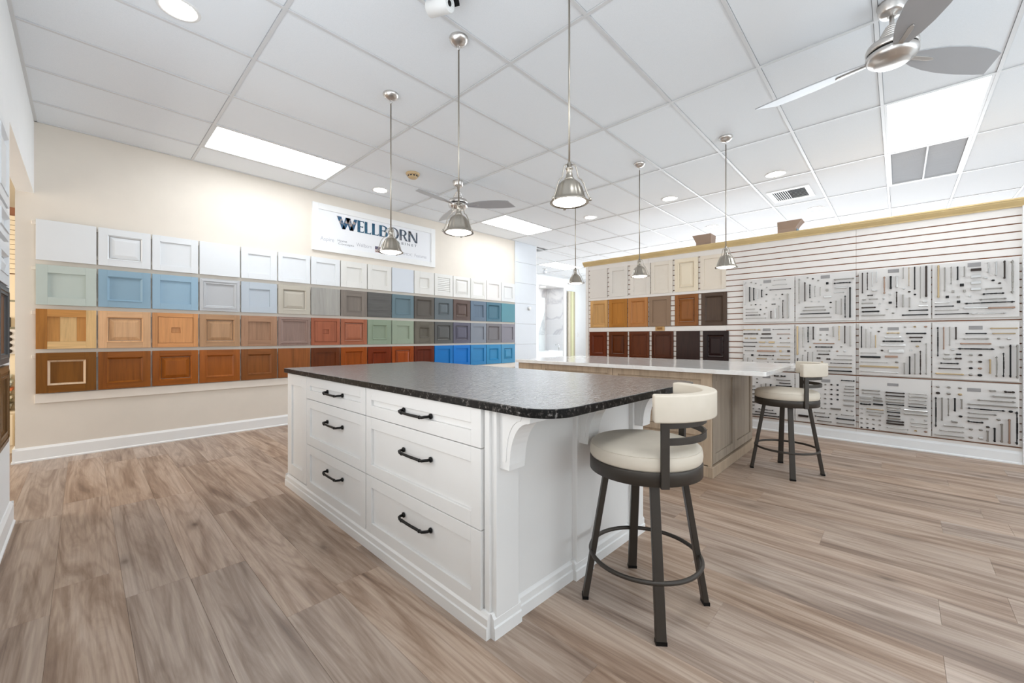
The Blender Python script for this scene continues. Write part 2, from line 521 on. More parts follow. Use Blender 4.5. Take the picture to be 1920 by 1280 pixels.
# slatted wall
YA, YB = 3.905, -0.83
wall_right = struct('wall_right', MB().box(XS + 0.014, YB, 0, 6.25, YA - 0.03, 2.39).box(XS, -5, 0, 6.25, YB, 2.39), M_GROOVE)
wall_right.data.materials.append(M_WHITEWALL)
for p in wall_right.data.polygons:
    if p.center[1] < YB - 0.01 or p.center[0] > 6.2: p.material_index = 1
gz = [2.307 - 0.0743 * k for k in range(30)]
tops = [2.39] + [g - 0.0055 for g in gz]
bots = [g + 0.0055 for g in gz] + [0.1]
for seg, (ya, yb) in enumerate([(2.791, YA - 0.03), (0.352, 2.789), (YB, 0.350)]):
    for zt, zb in zip(tops, bots):
        L, hgt = round(yb - ya, 3), round(zt - zb, 4)
        me = cached(('slat', L, hgt), lambda: MB().box(0, 0, 0, 0.0145, L, hgt).mesh('slat', M_SLAT, 0.0015, 1))
        link('slat', me, wall_right, (XS, ya, zb))
for z0, z1 in ((1.792, 1.832), (1.266, 1.334)):
    boxo('ledge_strip', (XS - 0.016, 1.69, z0, XS, 3.845, z1), M_SLAT, wall_right, bevel=0.002)
boxo('end_post', (XS - 0.012, YA - 0.04, 0, 6.262, YA + 0.012, 2.39), M_SLAT, wall_right, bevel=0.003)
boxo('end_post', (XS - 0.03, YB - 0.03, 0, XS + 0.02, YB + 0.006, 2.39), M_TRIM, wall_right, bevel=0.003)
M_MAPLE = paint('golden_maple_varnish', (214, 188, 138), 0.35, 0.06)
mb = MB(); mb.prism([(XS, 2.385), (XS - 0.012, 2.385), (XS - 0.016, 2.398), (XS - 0.03, 2.412), (XS - 0.048, 2.432), (XS - 0.052, 2.445), (XS - 0.058, 2.447), (XS - 0.058, 2.46), (XS + 0.03, 2.46), (XS + 0.03, 2.385)], YB - 0.03, YA + 0.05, 'y')
struct('trim_1', mb, M_MAPLE)
struct('trim_2', MB().box(XS + 0.03, YB - 0.03, 2.39, 6.3, YA + 0.03, 2.462), paint('tan_cap_paint', (205, 190, 178), 0.6))
mb = MB(); mb.prism([(XS - a, b) for a, b in base_profile(0.118)], YB - 0.03, YA, 'y')
struct('baseboard_right', mb, M_TRIM)

# hanging rails behind the sample doors on the long wall
ROWZ = [1.916, 1.489, 1.064, 0.640]
ROWH = [0.386, 0.384, 0.384, 0.387]
for n, (z, h) in enumerate(zip(ROWZ, ROWH)):
    struct('trim_%d' % (n + 3), MB().box(-0.335, YW - 0.014, z + h - 0.052, 6.345, YW, z + h - 0.02).box(-0.3, YW - 0.014, z + 0.05, 6.33, YW, z + 0.09), M_BEIGE, 0.002)
struct('trim_7', MB().box(-0.315, YW - 0.018, 0.545, 6.36, YW, 0.632), paint('pale_beige_paint', (232, 223, 212), 0.6), 0.002)

# ================================================================== CEILING FIXTURES
def light_panel(x0, y0, x1, y1, label):
    t = thing('ceiling_light', label, 'light', ((x0 + x1) / 2, (y0 + y1) / 2, CEIL), 0, 'lay-in ceiling light panels')
    a, b = (x1 - x0) / 2 - B, (y1 - y0) / 2 - B
    f = 0.02
    mb = MB().box(-a, -b, 0, a, -b + f, 0.03).box(-a, b - f, 0, a, b, 0.03).box(-a, -b + f, 0, -a + f, b - f, 0.03).box(a - f, -b + f, 0, a, b - f, 0.03)
    obj('frame', mb, M_TBAR, t, bevel=0.002)
    boxo('diffuser', (-a + f, -b + f, 0.008, a - f, b - f, 0.02), M_PANEL, t)
    return t
gx = lambda i: GX[i]
light_panel(0.873, 4.792, 2.211, 5.461, 'long white light panel in the ceiling between doorway and sign')
light_panel(4.887, 4.792, 6.225, 5.461, 'white light panel past the sign by the long wall')
light_panel(4.887, -0.56, 6.225, 0.109, 'large bright light panel beside the grey return grille')
light_panel(8.901, 6.799, 10.239, 7.468, 'light panel over the far shower display')
light_panel(0.873, -0.56, 2.211, 0.109, 'added light panel, out of view on the street side near the doorway wall')  # unseen repeat of the panel pattern, added for its light

# return grille
t = thing('return_grille', 'grey louvred return air grille in two halves in ceiling', 'vent', (6.894, -0.2255, CEIL))
a, b = 0.669 - B, 0.3345 - B
mb = MB().box(-a, -b, 0, a, -b + 0.03, 0.03).box(-a, b - 0.03, 0, a, b, 0.03).box(-a, -b + 0.03, 0, -a + 0.03, b - 0.03, 0.03).box(a - 0.03, -b + 0.03, 0, a, b - 0.03, 0.03)
mb.box(-a + 0.03, -0.008, 0, a - 0.03, 0.008, 0.03)
obj('frame', mb, M_TBAR, t, bevel=0.002)
boxo('backing', (-a + 0.02, -b + 0.02, 0.024, a - 0.02, b - 0.02, 0.03), M_GREYPL, t)
for sy in (-1, 1):
    for q in range(60):
        x = -a + 0.04 + q * (2 * a - 0.08) / 59
        me = cached('grille_slat', lambda: MB().prism([(0, 0.006), (0.0185, 0.009), (0.0185, 0.011), (0, 0.008)], 0, 0.278, 'y').mesh('slat', M_GREYPL))
        link('slat', me, t, (x - 0.008, 0.009 if sy > 0 else -0.287, 0.003))

# supply diffuser
t = thing('supply_diffuser', 'white square supply air diffuser with slanted black louvres', 'vent', (7.015, 1.13, CEIL - 0.004))
obj('frame', MB().box(-0.29, -0.25, 0, 0.29, -0.19, 0.01).box(-0.29, 0.19, 0, 0.29, 0.25, 0.01).box(-0.29, -0.19, 0, -0.22, 0.19, 0.01).box(0.22, -0.19, 0, 0.29, 0.19, 0.01), M_TRIM, t, bevel=0.002)
boxo('duct', (-0.22, -0.19, 0.0085, 0.22, 0.19, 0.0105), M_DARK, t)
for q in range(9):
    x = -0.2 + q * 0.045
    obj('louvre', MB().prism([(x, 0.0), (x + 0.02, 0.008), (x + 0.023, 0.008), (x + 0.003, 0.0)], -0.19, 0.0, 'y'), M_WHITEPL, t)
for q in range(7):
    y = 0.01 + q * 0.026
    obj('louvre', MB().prism([(y, 0.0), (y + 0.012, 0.008), (y + 0.015, 0.008), (y + 0.003, 0.0)], -0.22, 0.22, 'x'), M_WHITEPL, t)

def downlight(x, y, label, first=[None]):
    if first[0] is None:
        t = thing('recessed_light', label, 'light', (x, y, CEIL + 0.006), 0, 'round recessed downlights')
        obj('trim_ring', MB().lathe([(0.088, 0), (0.088, -0.004), (0.1, -0.007), (0.112, -0.004), (0.114, 0)], 36), M_WHITEPL, t)
        obj('lens', MB().lathe([(0.0, -0.005), (0.05, -0.0045), (0.088, -0.003), (0.088, 0)], 36), M_SPOT, t)
        first[0] = t
    else:
        t = dup(first[0], (x, y, CEIL + 0.006), 0, label)
    return t
downlight(0.413, 3.273, 'round downlight above the floor in front of the doorway')
downlight(2.869, 5.27, 'round downlight in front of the sign')
downlight(6.014, 3.851, 'round downlight before the slat wall at its passage end')
downlight(6.008, 2.478, 'round downlight before the slat wall above the tan and white doors')
downlight(6.023, 1.132, 'round downlight before the slat wall next to the square diffuser')
downlight(8.072, 0.964, 'round downlight beyond the slat wall, past the diffuser')
downlight(8.068, 2.527, 'round downlight beyond the slat wall above the smaller carton')

# smoke detector, camera
t = thing('smoke_detector', 'aged tan smoke detector on the ceiling near the sign', 'detector', (2.86, 4.438, CEIL + 0.006))
obj('base', MB().lathe([(0.085, 0), (0.085, -0.012), (0.08, -0.022), (0.066, -0.026)], 32), M_TANPL, t)
obj('sensor_cap', MB().lathe([(0.062, -0.02), (0.06, -0.05), (0.05, -0.06), (0.0, -0.062)], 32), M_TANPL, t)
for q in range(10):
    an = 2 * PI * q / 10
    obj('vent_slot', MB().box(0.0595, -0.012, -0.046, 0.0625, 0.012, -0.03), M_DARK, t, rot=(0, 0, an))
t = thing('security_camera', 'white bullet security camera with black lens under the ceiling', 'camera', (1.456, 1.977, CEIL + 0.006), R(-74))
obj('base', MB().lathe([(0.055, 0), (0.055, -0.012), (0.045, -0.02), (0.018, -0.024), (0.016, -0.05), (0.0, -0.052)], 28), M_WHITEPL, t)
Mx = Matrix.Translation((-0.075, -0.0, -0.085)) @ Matrix.Rotation(R(98), 4, 'Y')
obj('housing', MB().lathe([(0.0, 0.0), (0.04, 0.0), (0.046, 0.006), (0.047, 0.15), (0.043, 0.155), (0.04, 0.15)], 32, M=Mx), M_WHITEPL, t)
obj('lens', MB().lathe([(0.04, 0.146), (0.0, 0.147)], 32, M=Mx).lathe([(0.017, 0.147), (0.015, 0.153), (0.0, 0.155)], 20, M=Mx), M_BLACK, t)
for q in range(12):
    an = 2 * PI * q / 12
    p = Mx @ Vector((0.029 * math.cos(an), 0.029 * math.sin(an), 0.148))
    obj('infrared_lamp', MB().lathe([(0.0, -0.002), (0.0045, 0.0), (0.0, 0.003)], 8, c=p), M_CHROME, t)
sh = []
for q in range(13):
    an = PI / 2 + R(-75 + 150 * q / 12) + PI / 2
    sh.append((0.051 * math.cos(an), 0.051 * math.sin(an)))
mb = MB()
vs_ = []
for zz in (0.03, 0.185):
    for rr in (0.05, 0.053):
        for q in range(13):
            an = PI + R(-75 + 150 * q / 12)
            vs_.append(Mx @ Vector((rr * math.cos(an), rr * math.sin(an), zz)))
fs = []
for q in range(12):
    for a0, a1 in ((0, 13), (26, 0), (13, 39), (39, 26)):
        fs.append((a0 + q, a0 + q + 1, a1 + q + 1, a1 + q))
fs += [(0, 13, 39, 26), (12, 38, 51, 25)]
mb.add(vs_, fs)
obj('sun_shield', mb, M_BLACK, t)

# ceiling fans
def fan(x, y, angs, label, pitch):
    t = thing('ceiling_fan', label, 'fan', (x, y, CEIL), 0, 'three-blade ceiling fans')
    obj('canopy', MB().lathe([(0.07, 0.006), (0.072, -0.008), (0.066, -0.02), (0.066, -0.05), (0.05, -0.068), (0.024, -0.07), (0.022, -0.075)], 36), M_FANMETAL, t)
    obj('downrod', MB().lathe([(0.012, -0.06), (0.012, -0.2)], 16), M_FANMETAL, t)
    prof = [(0.02, -0.13)]
    for q in range(5):
        r = 0.028 + q * 0.009
        z = -0.135 - q * 0.017
        prof += [(r, z), (r + 0.004, z - 0.004), (r + 0.004, z - 0.012), (r, z - 0.016)]
    prof += [(0.095, -0.232), (0.118, -0.245), (0.125, -0.262), (0.125, -0.285), (0.12, -0.29)]
    obj('motor_housing', MB().lathe(prof, 48), M_FANMETAL, t)
    obj('gap_band', MB().lathe([(0.118, -0.288), (0.118, -0.3)], 48), M_BLACK, t)
    obj('rotor_cap', MB().lathe([(0.12, -0.3), (0.125, -0.304), (0.125, -0.325), (0.112, -0.345), (0.088, -0.36), (0.084, -0.364), (0.0, -0.364)], 48), M_FANMETAL, t)
    out = [(0.12, -0.035), (0.2, -0.06), (0.3, -0.082), (0.42, -0.093), (0.54, -0.09), (0.62, -0.08), (0.672, -0.068), (0.72, 0.02), (0.755, 0.085), (0.68, 0.094), (0.56, 0.1), (0.42, 0.098), (0.3, 0.085), (0.2, 0.065), (0.12, 0.04)]
    for an in angs:
        bl = obj('blade', MB().prism(out, -0.004, 0.004), M_BLADE, t, (0, 0, -0.312), (R(pitch), 0, R(an)), bevel=0.002)
        mb = MB().prism([(0.09, -0.012), (0.25, -0.013), (0.275, -0.008), (0.285, 0.0), (0.275, 0.008), (0.25, 0.013), (0.09, 0.012)], -0.012, -0.004)
        obj('blade_arm', mb, M_FANMETAL, bl, bevel=0.002)
    return t
fan(3.435, 0.033, (79, 199, -41), 'large nearby three-blade ceiling fan beside the bright light panel', -13)
fan(3.42, 4.232, (188, -53, 67), 'small distant three-blade ceiling fan near the sign', -13)

# pendant lights
def pendant():
    t = thing('pendant_light', '', 'pendant light', (0, 0, CEIL + 0.006), 0, 'nickel pendant lights in two rows over the islands')
    obj('canopy', MB().lathe([(0.064, 0), (0.066, -0.006), (0.062, -0.018), (0.05, -0.034), (0.03, -0.045), (0.012, -0.05), (0.0, -0.051)], 32), M_FANMETAL, t)
    pts = [(0.012 * math.sin(q * PI / 6), 0, -0.066 + 0.018 * math.cos(q * PI / 6)) for q in range(12)]
    obj('loop', MB().tube(pts, 0.0028, 8, closed=True), M_FANMETAL, t)
    zb = 1.897 - (CEIL + 0.006)
    obj('rod', MB().tube([(0, 0, -0.08), (0, 0, zb + 0.185)], 0.0055, 10), M_NICKEL, t)
    obj('socket_cap', MB().lathe([(0.008, zb + 0.215), (0.012, zb + 0.21), (0.012, zb + 0.188), (0.02, zb + 0.183), (0.02, zb + 0.178), (0.015, zb + 0.175), (0.019, zb + 0.135), (0.026, zb + 0.128), (0.027, zb + 0.118)], 28), M_NICKEL, t)
    prof = [(0.028, zb + 0.12), (0.042, zb + 0.112), (0.058, zb + 0.096), (0.07, zb + 0.074), (0.079, zb + 0.048), (0.086, zb + 0.024), (0.093, zb + 0.01), (0.101, zb + 0.004), (0.104, zb), (0.1, zb - 0.003), (0.09, zb + 0.002)]
    n = 60
    mb = MB().lathe(prof, n)
    for i in range(len(mb.v)):                       # shallow flutes round the bell
        k, row = i % n, i // n
        if 1 <= row <= 5:
            s = 1 - 0.07 * (0.5 + 0.5 * math.cos(2 * PI * k / n * 15)) ** 2
            x, y, z = mb.v[i]; mb.v[i] = (x * s, y * s, z)
    obj('shade', mb, M_NICKEL, t)
    obj('lens', MB().lathe([(0.09, zb + 0.003), (0.06, zb - 0.008), (0.03, zb - 0.012), (0.0, zb - 0.013)], 36), M_LENS, t)
    for q in range(3):
        an = R(35 + 120 * q)
        c, s_ = math.cos(an), math.sin(an)
        path = [(0.012, 0.2), (0.026, 0.198), (0.036, 0.185), (0.045, 0.15), (0.05, 0.125), (0.066, 0.112), (0.08, 0.088), (0.092, 0.05), (0.104, 0.02), (0.112, 0.003)]
        arm = obj('cage_arm', MB().tube([(r * c, r * s_, zb + z) for r, z in path], 0.0032, 8), M_NICKEL, t)
        obj('thumb_screw', MB().lathe([(0.0, -0.008), (0.008, -0.006), (0.008, 0.004), (0.004, 0.008), (0.0, 0.009)], 12, c=(0.113 * c, 0.113 * s_, zb + 0.002)), M_NICKEL, arm)
    return t
P = [(1.798, 3.124, 'pendant light over the black-topped island in front of the sign'),
     (1.783, 2.2, 'pendant light over the middle of the black-topped island'),
     (1.79, 1.278, 'pendant light over the stool end of the black-topped island'),
     (4.553, 3.149, 'pendant light over the white-topped island before the far opening'),
     (4.545, 2.231, 'pendant light over the middle of the white-topped island'),
     (4.558, 1.293, 'pendant light over the stool end of the white-topped island')]
p0 = pendant()
for n, (x, y, lb) in enumerate(P):
    if n == 0:
        p0.location = (x, y, CEIL + 0.006); p0['label'] = lb
    else:
        dup(p0, (x, y, CEIL + 0.006), R(7 * n), lb)
# ================================================================== SAMPLE DOORS
T = 0.022
def rail_rot(): return (0, R(90), 0)
def sample(name, label, group, loc, rz, W, H, style, mA, fw=0.06, mB=None, deep=0.014):
    """front faces local -y; origin at the lower back corner"""
    mB = mB or mA
    t = thing(name, label, 'cabinet door', loc, rz, group)
    def stile(x, wd=fw, hh=H, m=None):
        link('stile', cached(('st', wd, hh, (m or mA).name), lambda: MB().box(0, -T, 0, wd, 0, hh).mesh('stile', m or mA, 0.001, 2)), t, (x, 0, 0))
    def rail(z, wd=fw, L=None, x=None, m=None):
        L = L or round(W - 2 * fw, 4)
        link('rail', cached(('rl', wd, L, (m or mA).name), lambda: MB().box(0, -T, 0.0001, wd, 0, L - 0.0001).mesh('rail', m or mA, 0.001, 2)), t, (fw if x is None else x, 0, z), rail_rot())
    w2, h2 = W - 2 * fw, H - 2 * fw
    def frame():
        stile(0); stile(W - fw); rail(fw); rail(H)
    def flat_panel(x0, z0, x1, z1, yf, m, nm='panel', bev=0.001):
        boxo(nm, (0, yf, 0, x1 - x0, -0.002, z1 - z0), m, t, (x0, 0, z0), bevel=bev)
    def ring(x0, z0, x1, z1, wd, y0, y1, nm='moulding'):
        """mitred moulding ring sloping from depth y0 at the outside to y1 at the inside"""
        o_ = [(x0, z0), (x1, z0), (x1, z1), (x0, z1)]
        i_ = [(x0 + wd, z0 + wd), (x1 - wd, z0 + wd), (x1 - wd, z1 - wd), (x0 + wd, z1 - wd)]
        vs_ = [(a, y0, b) for a, b in o_] + [(a, y1, b) for a, b in i_] + [(a, -0.002, b) for a, b in o_] + [(a, -0.002, b) for a, b in i_]
        fs = []
        for q in range(4):
            r_ = (q + 1) % 4
            fs += [(q, r_, 4 + r_, 4 + q), (8 + q, 12 + q, 12 + r_, 8 + r_), (q, 8 + q, 8 + r_, r_), (4 + q, 4 + r_, 12 + r_, 12 + q)]
        obj(nm, MB().add(vs_, fs), mA, t)
    yp = -(T - deep)
    if style == 'slab':
        flat_panel(0, 0, W, H, -T, mA, 'slab', 0.002)
    elif style == 'hslab':
        link('slab', MB().box(0, -T, 0, H, 0, W).mesh('slab', mA, 0.002), t, (0, 0, H), rail_rot())
    elif style == 'shaker':
        frame(); flat_panel(fw, fw, W - fw, H - fw, yp, mB)
    elif style == 'bead':
        frame(); flat_panel(fw, fw, W - fw, H - fw, yp, mB)
        ring(fw - 0.004, fw - 0.004, W - fw + 0.004, H - fw + 0.004, 0.017, -(T + 0.006), yp - 0.001)
    elif style == 'raised':
        frame()
        ring(fw - 0.003, fw - 0.003, W - fw + 0.003, H - fw + 0.003, 0.013, -(T + 0.004), yp - 0.001)
        a, b = 0.014, 0.036
        x0, z0, x1, z1 = fw + a, fw + a, W - fw - a, H - fw - a
        vs_ = [(x0, yp, z0), (x1, yp, z0), (x1, yp, z1), (x0, yp, z1), (x0 + b, -(T - 0.002), z0 + b), (x1 - b, -(T - 0.002), z0 + b), (x1 - b, -(T - 0.002), z1 - b), (x0 + b, -(T - 0.002), z1 - b),
               (x0, -0.002, z0), (x1, -0.002, z0), (x1, -0.002, z1), (x0, -0.002, z1)]
        vs_ = [(p[0] - x0, p[1], p[2] - z0) for p in vs_]
        fs = [(4, 5, 6, 7), (0, 1, 5, 4), (1, 2, 6, 5), (2, 3, 7, 6), (3, 0, 4, 7), (0, 8, 9, 1), (1, 9, 10, 2), (2, 10, 11, 3), (3, 11, 8, 0), (8, 11, 10, 9)]
        obj('panel', MB().add(vs_, fs), mB, t, (x0, 0, z0))
    elif style == 'stepped':
        frame(); flat_panel(fw, fw, W - fw, H - fw, yp, mB)
        ring(0.012, 0.012, W - 0.012, H - 0.012, 0.02, -T, -(T + 0.005))
        ring(fw - 0.02, fw - 0.02, W - fw + 0.02, H - fw + 0.02, 0.026, -(T + 0.004), yp - 0.001)
    elif style == 'nested':
        frame()
        g = 0.005
        x0, z0, x1, z1 = fw + g, fw + g, W - fw - g, H - fw - g
        cx, cz, cw, ch = W / 2, H / 2, 0.04, 0.032
        flat_panel(fw, fw, W - fw, H - fw, -0.008, mB, 'backing')
        mb = MB()
        for q in ((x0, z0, cx - cw, z1), (cx + cw, z0, x1, z1), (cx - cw, z0, cx + cw, cz - ch), (cx - cw, cz + ch, cx + cw, z1)):
            mb.box(q[0] - x0, -(T - 0.001), q[1] - z0, q[2] - x0, -0.006, q[3] - z0)
        obj('panel', mb, mB, t, (x0, 0, z0))
        boxo('inlay', (0, -0.013, 0, 2 * cw - 0.006, -0.006, 2 * ch - 0.006), mB, t, (cx - cw + 0.003, 0, cz - ch + 0.003), bevel=0.002)
    elif style == 'louvre':
        frame(); flat_panel(fw, fw, W - fw, H - fw, -0.006, mB, 'backing')
        n = 8; st = h2 / n
        for q in range(n):
            z = fw + q * st
            obj('slat', MB().prism([(-0.019, 0.002), (-0.015, 0.001), (-0.006, st - 0.004), (-0.010, st - 0.003)], 0.001, w2 - 0.001, 'x'), mA, t, (fw, 0, z))
    elif style == 'hickory':
        dk, md, pl = (wood('hickory_' + n_, c_, 0.42, 0.3, 0.8) for n_, c_ in (('dark', (176, 118, 56)), ('mid', (196, 140, 78)), ('pale', (224, 186, 132))))
        stile(0, m=dk); stile(W - fw, m=pl); rail(fw, m=pl); rail(H, m=md)
        for q, (u0, u1, m_) in enumerate(((0, .32, md), (.32, .75, pl), (.75, 1, md))):
            boxo('board', (0.0004, yp, 0, w2 * (u1 - u0) - 0.0004, -0.002, h2), m_, t, (fw + w2 * u0, 0, fw))
    elif style == 'plank':
        frame(); flat_panel(fw, fw, W - fw, H - fw, -0.007, mB, 'backing')
        n = 4
        for q in range(n):
            boxo('board', (0.0012, yp, 0, w2 / n - 0.0012, -0.006, h2), mB, t, (fw + q * w2 / n, 0, fw), bevel=0.0012)
    return t

ORD = 'first second third fourth fifth sixth seventh eighth ninth tenth eleventh twelfth thirteenth fourteenth fifteenth sixteenth'.split()
STY = {'slab': 'slab', 'hickory': 'shaker', 'hslab': 'slab', 'shaker': 'shaker', 'bead': 'beaded-frame', 'raised': 'raised-panel', 'stepped': 'moulded-frame', 'nested': 'square-inset', 'louvre': 'louvred', 'plank': 'planked'}
W1 = (226, 228, 230)
OW = (227, 225, 220)
# colour words, rgb, style, wood?, frame width
ROWS = [
 [('bright white', W1, 'slab', 0, .06), ('bright white', W1, 'raised', 0, .07), ('bright white', W1, 'shaker', 0, .065), ('bright white', W1, 'slab', 0, .06),
  ('bright white', W1, 'shaker', 0, .075), ('white', W1, 'shaker', 0, .055), ('white', W1, 'shaker', 0, .07), ('off-white', OW, 'shaker', 0, .085),
  ('off-white', OW, 'shaker', 0, .075), ('cool white', (216, 221, 228), 'slab', 0, .06), ('cream-white', OW, 'bead', 0, .11), ('cream-white', OW, 'louvre', 0, .065),
  ('cream-white', OW, 'raised', 0, .06), ('cream-white', OW, 'stepped', 0, .075), ('pinkish white', (222, 217, 213), 'shaker', 0, .06), ('pale white', (218, 218, 217), 'bead', 0, .075)],
 [('pale sage', (190, 199, 192), 'shaker', 0, .075), ('dusty blue', (142, 170, 188), 'bead', 0, .07), ('light blue', (150, 178, 197), 'shaker', 0, .065), ('pale grey', (187, 188, 190), 'stepped', 0, .06),
  ('blue-grey', (184, 192, 200), 'shaker', 0, .085), ('greige', (186, 179, 166), 'raised', 0, .06), ('weathered grey wood', (164, 161, 155), 'slab', 1, .06), ('grey-brown wood', (130, 121, 113), 'plank', 1, .085),
  ('dark grey wood', (100, 99, 97), 'hslab', 1, .06), ('slate blue-grey', (106, 126, 134), 'bead', 0, .065), ('dark brown-grey', (96, 91, 85), 'bead', 0, .06), ('charcoal blue', (98, 106, 110), 'raised', 0, .09),
  ('dark mocha', (100, 84, 78), 'raised', 1, .075), ('stormy blue-grey', (96, 112, 128), 'plank', 0, .075), ('deep teal', (70, 108, 124), 'bead', 0, .06), ('teal', (80, 134, 146), 'slab', 0, .06)],
 [('two-tone hickory', (206, 158, 96), 'hickory', 2, .072), ('light maple', (216, 172, 130), 'raised', 1, .065), ('honey', (206, 146, 94), 'nested', 1, .045), ('tan', (178, 140, 106), 'raised', 1, .06),
  ('knotty brown', (164, 127, 101), 'shaker', 3, .075), ('mauve-brown', (146, 122, 112), 'stepped', 1, .055), ('russet', (160, 94, 68), 'nested', 1, .045), ('reddish brown', (164, 102, 76), 'raised', 1, .055),
  ('sage green', (138, 151, 131), 'bead', 0, .085), ('soft sage green', (147, 158, 139), 'shaker', 0, .085), ('grey-stained wood', (106, 101, 91), 'bead', 1, .11), ('dark pewter', (90, 90, 88), 'raised', 0, .06),
  ('purple-grey', (94, 92, 106), 'raised', 0, .06), ('steel grey', (126, 131, 140), 'shaker', 0, .065), ('taupe-grey', (114, 110, 112), 'bead', 0, .06), ('lilac-grey', (128, 124, 132), 'shaker', 0, .06)],
 [('chestnut brown', (124, 74, 28), 'bead', 4, .078), ('cinnamon brown', (140, 76, 28), 'bead', 1, .066), ('glossy amber-brown', (152, 80, 28), 'raised', 1, .062), ('amber', (154, 82, 36), 'bead', 1, .068),
  ('nutmeg', (130, 74, 42), 'bead', 1, .072), ('copper brown', (136, 76, 44), 'slab', 1, .06), ('dark chestnut', (98, 46, 22), 'shaker', 1, .065), ('orange-brown', (150, 70, 26), 'bead', 1, .068),
  ('dark cherry', (112, 42, 20), 'bead', 1, .09), ('glossy cherry', (146, 64, 28), 'raised', 1, .06), ('burgundy', (98, 40, 28), 'bead', 1, .065), ('bright cobalt', (20, 112, 182), 'shaker', 0, .065),
  ('bright azure', (8, 112, 192), 'shaker', 0, .06), ('medium blue', (44, 126, 180), 'shaker', 0, .065), ('cerulean', (42, 130, 178), 'bead', 0, .085), ('steel blue', (62, 138, 178), 'raised', 0, .085)]]
RN = ['top row', 'second row', 'third row', 'bottom row']
def mat_for(cw, rgb, kind):
    nm = cw.replace(' ', '_').replace('-', '_')
    if kind == 0: return paint(nm + '_lacquer', rgb, 0.42, 0.01, 0.02, 0.2)
    if kind == 2: return wood(nm, rgb, 0.42, 0.3, 0.8, 0, 0.06, (178, 120, 58))
    if kind == 3: return wood(nm, rgb, 0.42, 0.3, 1.0, 0.8)
    if rgb[0] - rgb[2] > 40 and sum(rgb) < 300:
        rgb = (min(255, rgb[0] * 1.02), min(255, rgb[1] * 1.08), rgb[2] * 0.92)
    return wood(nm, rgb, 0.36, 0.17 if sum(rgb) > 330 else 0.3)
for r_, row in enumerate(ROWS):
    for c_, (cw, rgb, sty, kind, fw) in enumerate(row):
        m = mat_for(cw, rgb, kind)
        x = -0.308 + 0.416 * c_
        t = sample('sample_door', '%s %s sample door, %s from the doorway in %s' % (cw, STY[sty], ORD[c_], RN[r_]), 'sample doors in four rows on the long wall',
                   (x, YW - 0.014, ROWZ[r_]), 0, 0.402, ROWH[r_], sty, m, fw)
        if kind == 4:
            for ch in t.children:
                if ch.name.startswith('moulding'):
                    ch.data.materials.clear(); ch.data.materials.append(wood('painted_highlight_moulding', (214, 188, 160), 0.3, 0.2))  # highlights on the moulding are put into its pale colour
                    ch['label'] = 'pale highlighted moulding'

SR = [
 [(3.826, 'chalk white', (224, 217, 209), 'slab', 0, .06), (3.458, 'chalk white', (226, 220, 212), 'shaker', 0, .06), (3.084, 'ivory white', (228, 220, 210), 'shaker', 0, .06), (2.741, 'ivory white', (230, 220, 206), 'shaker', 0, .055),
  (2.381, 'warm cream', (236, 222, 198), 'raised', 0, .055), (2.022, 'warm ivory', (230, 218, 202), 'shaker', 0, .05)],
 [(3.814, 'pale golden', (206, 160, 104), 'bead', 1, .06), (3.465, 'golden oak', (178, 118, 50), 'shaker', 1, .06), (3.121, 'light amber', (186, 126, 72), 'bead', 1, .055), (2.772, 'flat taupe', (142, 116, 94), 'shaker', 0, .055),
  (2.378, 'reddish oak', (140, 82, 48), 'raised', 1, .05), (2.008, 'dark umber', (86, 68, 56), 'bead', 1, .055)],
 [(3.835, 'red mahogany', (98, 40, 20), 'bead', 1, .065), (3.463, 'russet mahogany', (92, 42, 16), 'raised', 1, .055), (3.101, 'glossy mahogany', (96, 44, 22), 'stepped', 1, .055), (2.731, 'dark rosewood', (78, 38, 26), 'stepped', 1, .06),
  (2.359, 'espresso', (46, 28, 24), 'slab', 1, .06), (1.987, 'black-brown', (40, 26, 25), 'raised', 1, .06)]]
for (z, h, rn), row in zip(((1.832, 0.478, 'top row'), (1.339, 0.451, 'middle row'), (0.845, 0.418, 'bottom row')), SR):
    for c_, (y, cw, rgb, sty, kind, fw) in enumerate(row):
        sample('slat_wall_door', '%s %s door on slatted wall, %s from the passage in %s' % (cw, STY[sty], ORD[c_], rn), 'sample doors on the slatted wall',
               (XS, y, z), R(-90), 0.328, h, sty, mat_for(cw, rgb, kind), fw)
t = thing('small_drawer_sample', 'small tan drawer-front sample between taupe and rosewood doors', 'sample', (XS - 0.016, 2.667, 1.272), R(-90))
M_TANW = wood('tan_sample_wood', (196, 156, 104), 0.4, 0.25)
boxo('stile', (0, -0.016, 0, 0.03, 0, 0.064), M_TANW, t, bevel=0.001)
boxo('stile', (0.108, -0.016, 0, 0.138, 0, 0.064), M_TANW, t, bevel=0.001)
boxo('rail', (0.03, -0.016, 0, 0.108, 0, 0.016), M_TANW, t, bevel=0.001)
boxo('rail', (0.03, -0.016, 0.05, 0.108, 0, 0.064), M_TANW, t, bevel=0.001)
boxo('panel', (0.03, -0.009, 0.016, 0.108, 0, 0.05), wood('dark_tan_panel', (146, 104, 58), 0.4, 0.3), t, bevel=0.001)

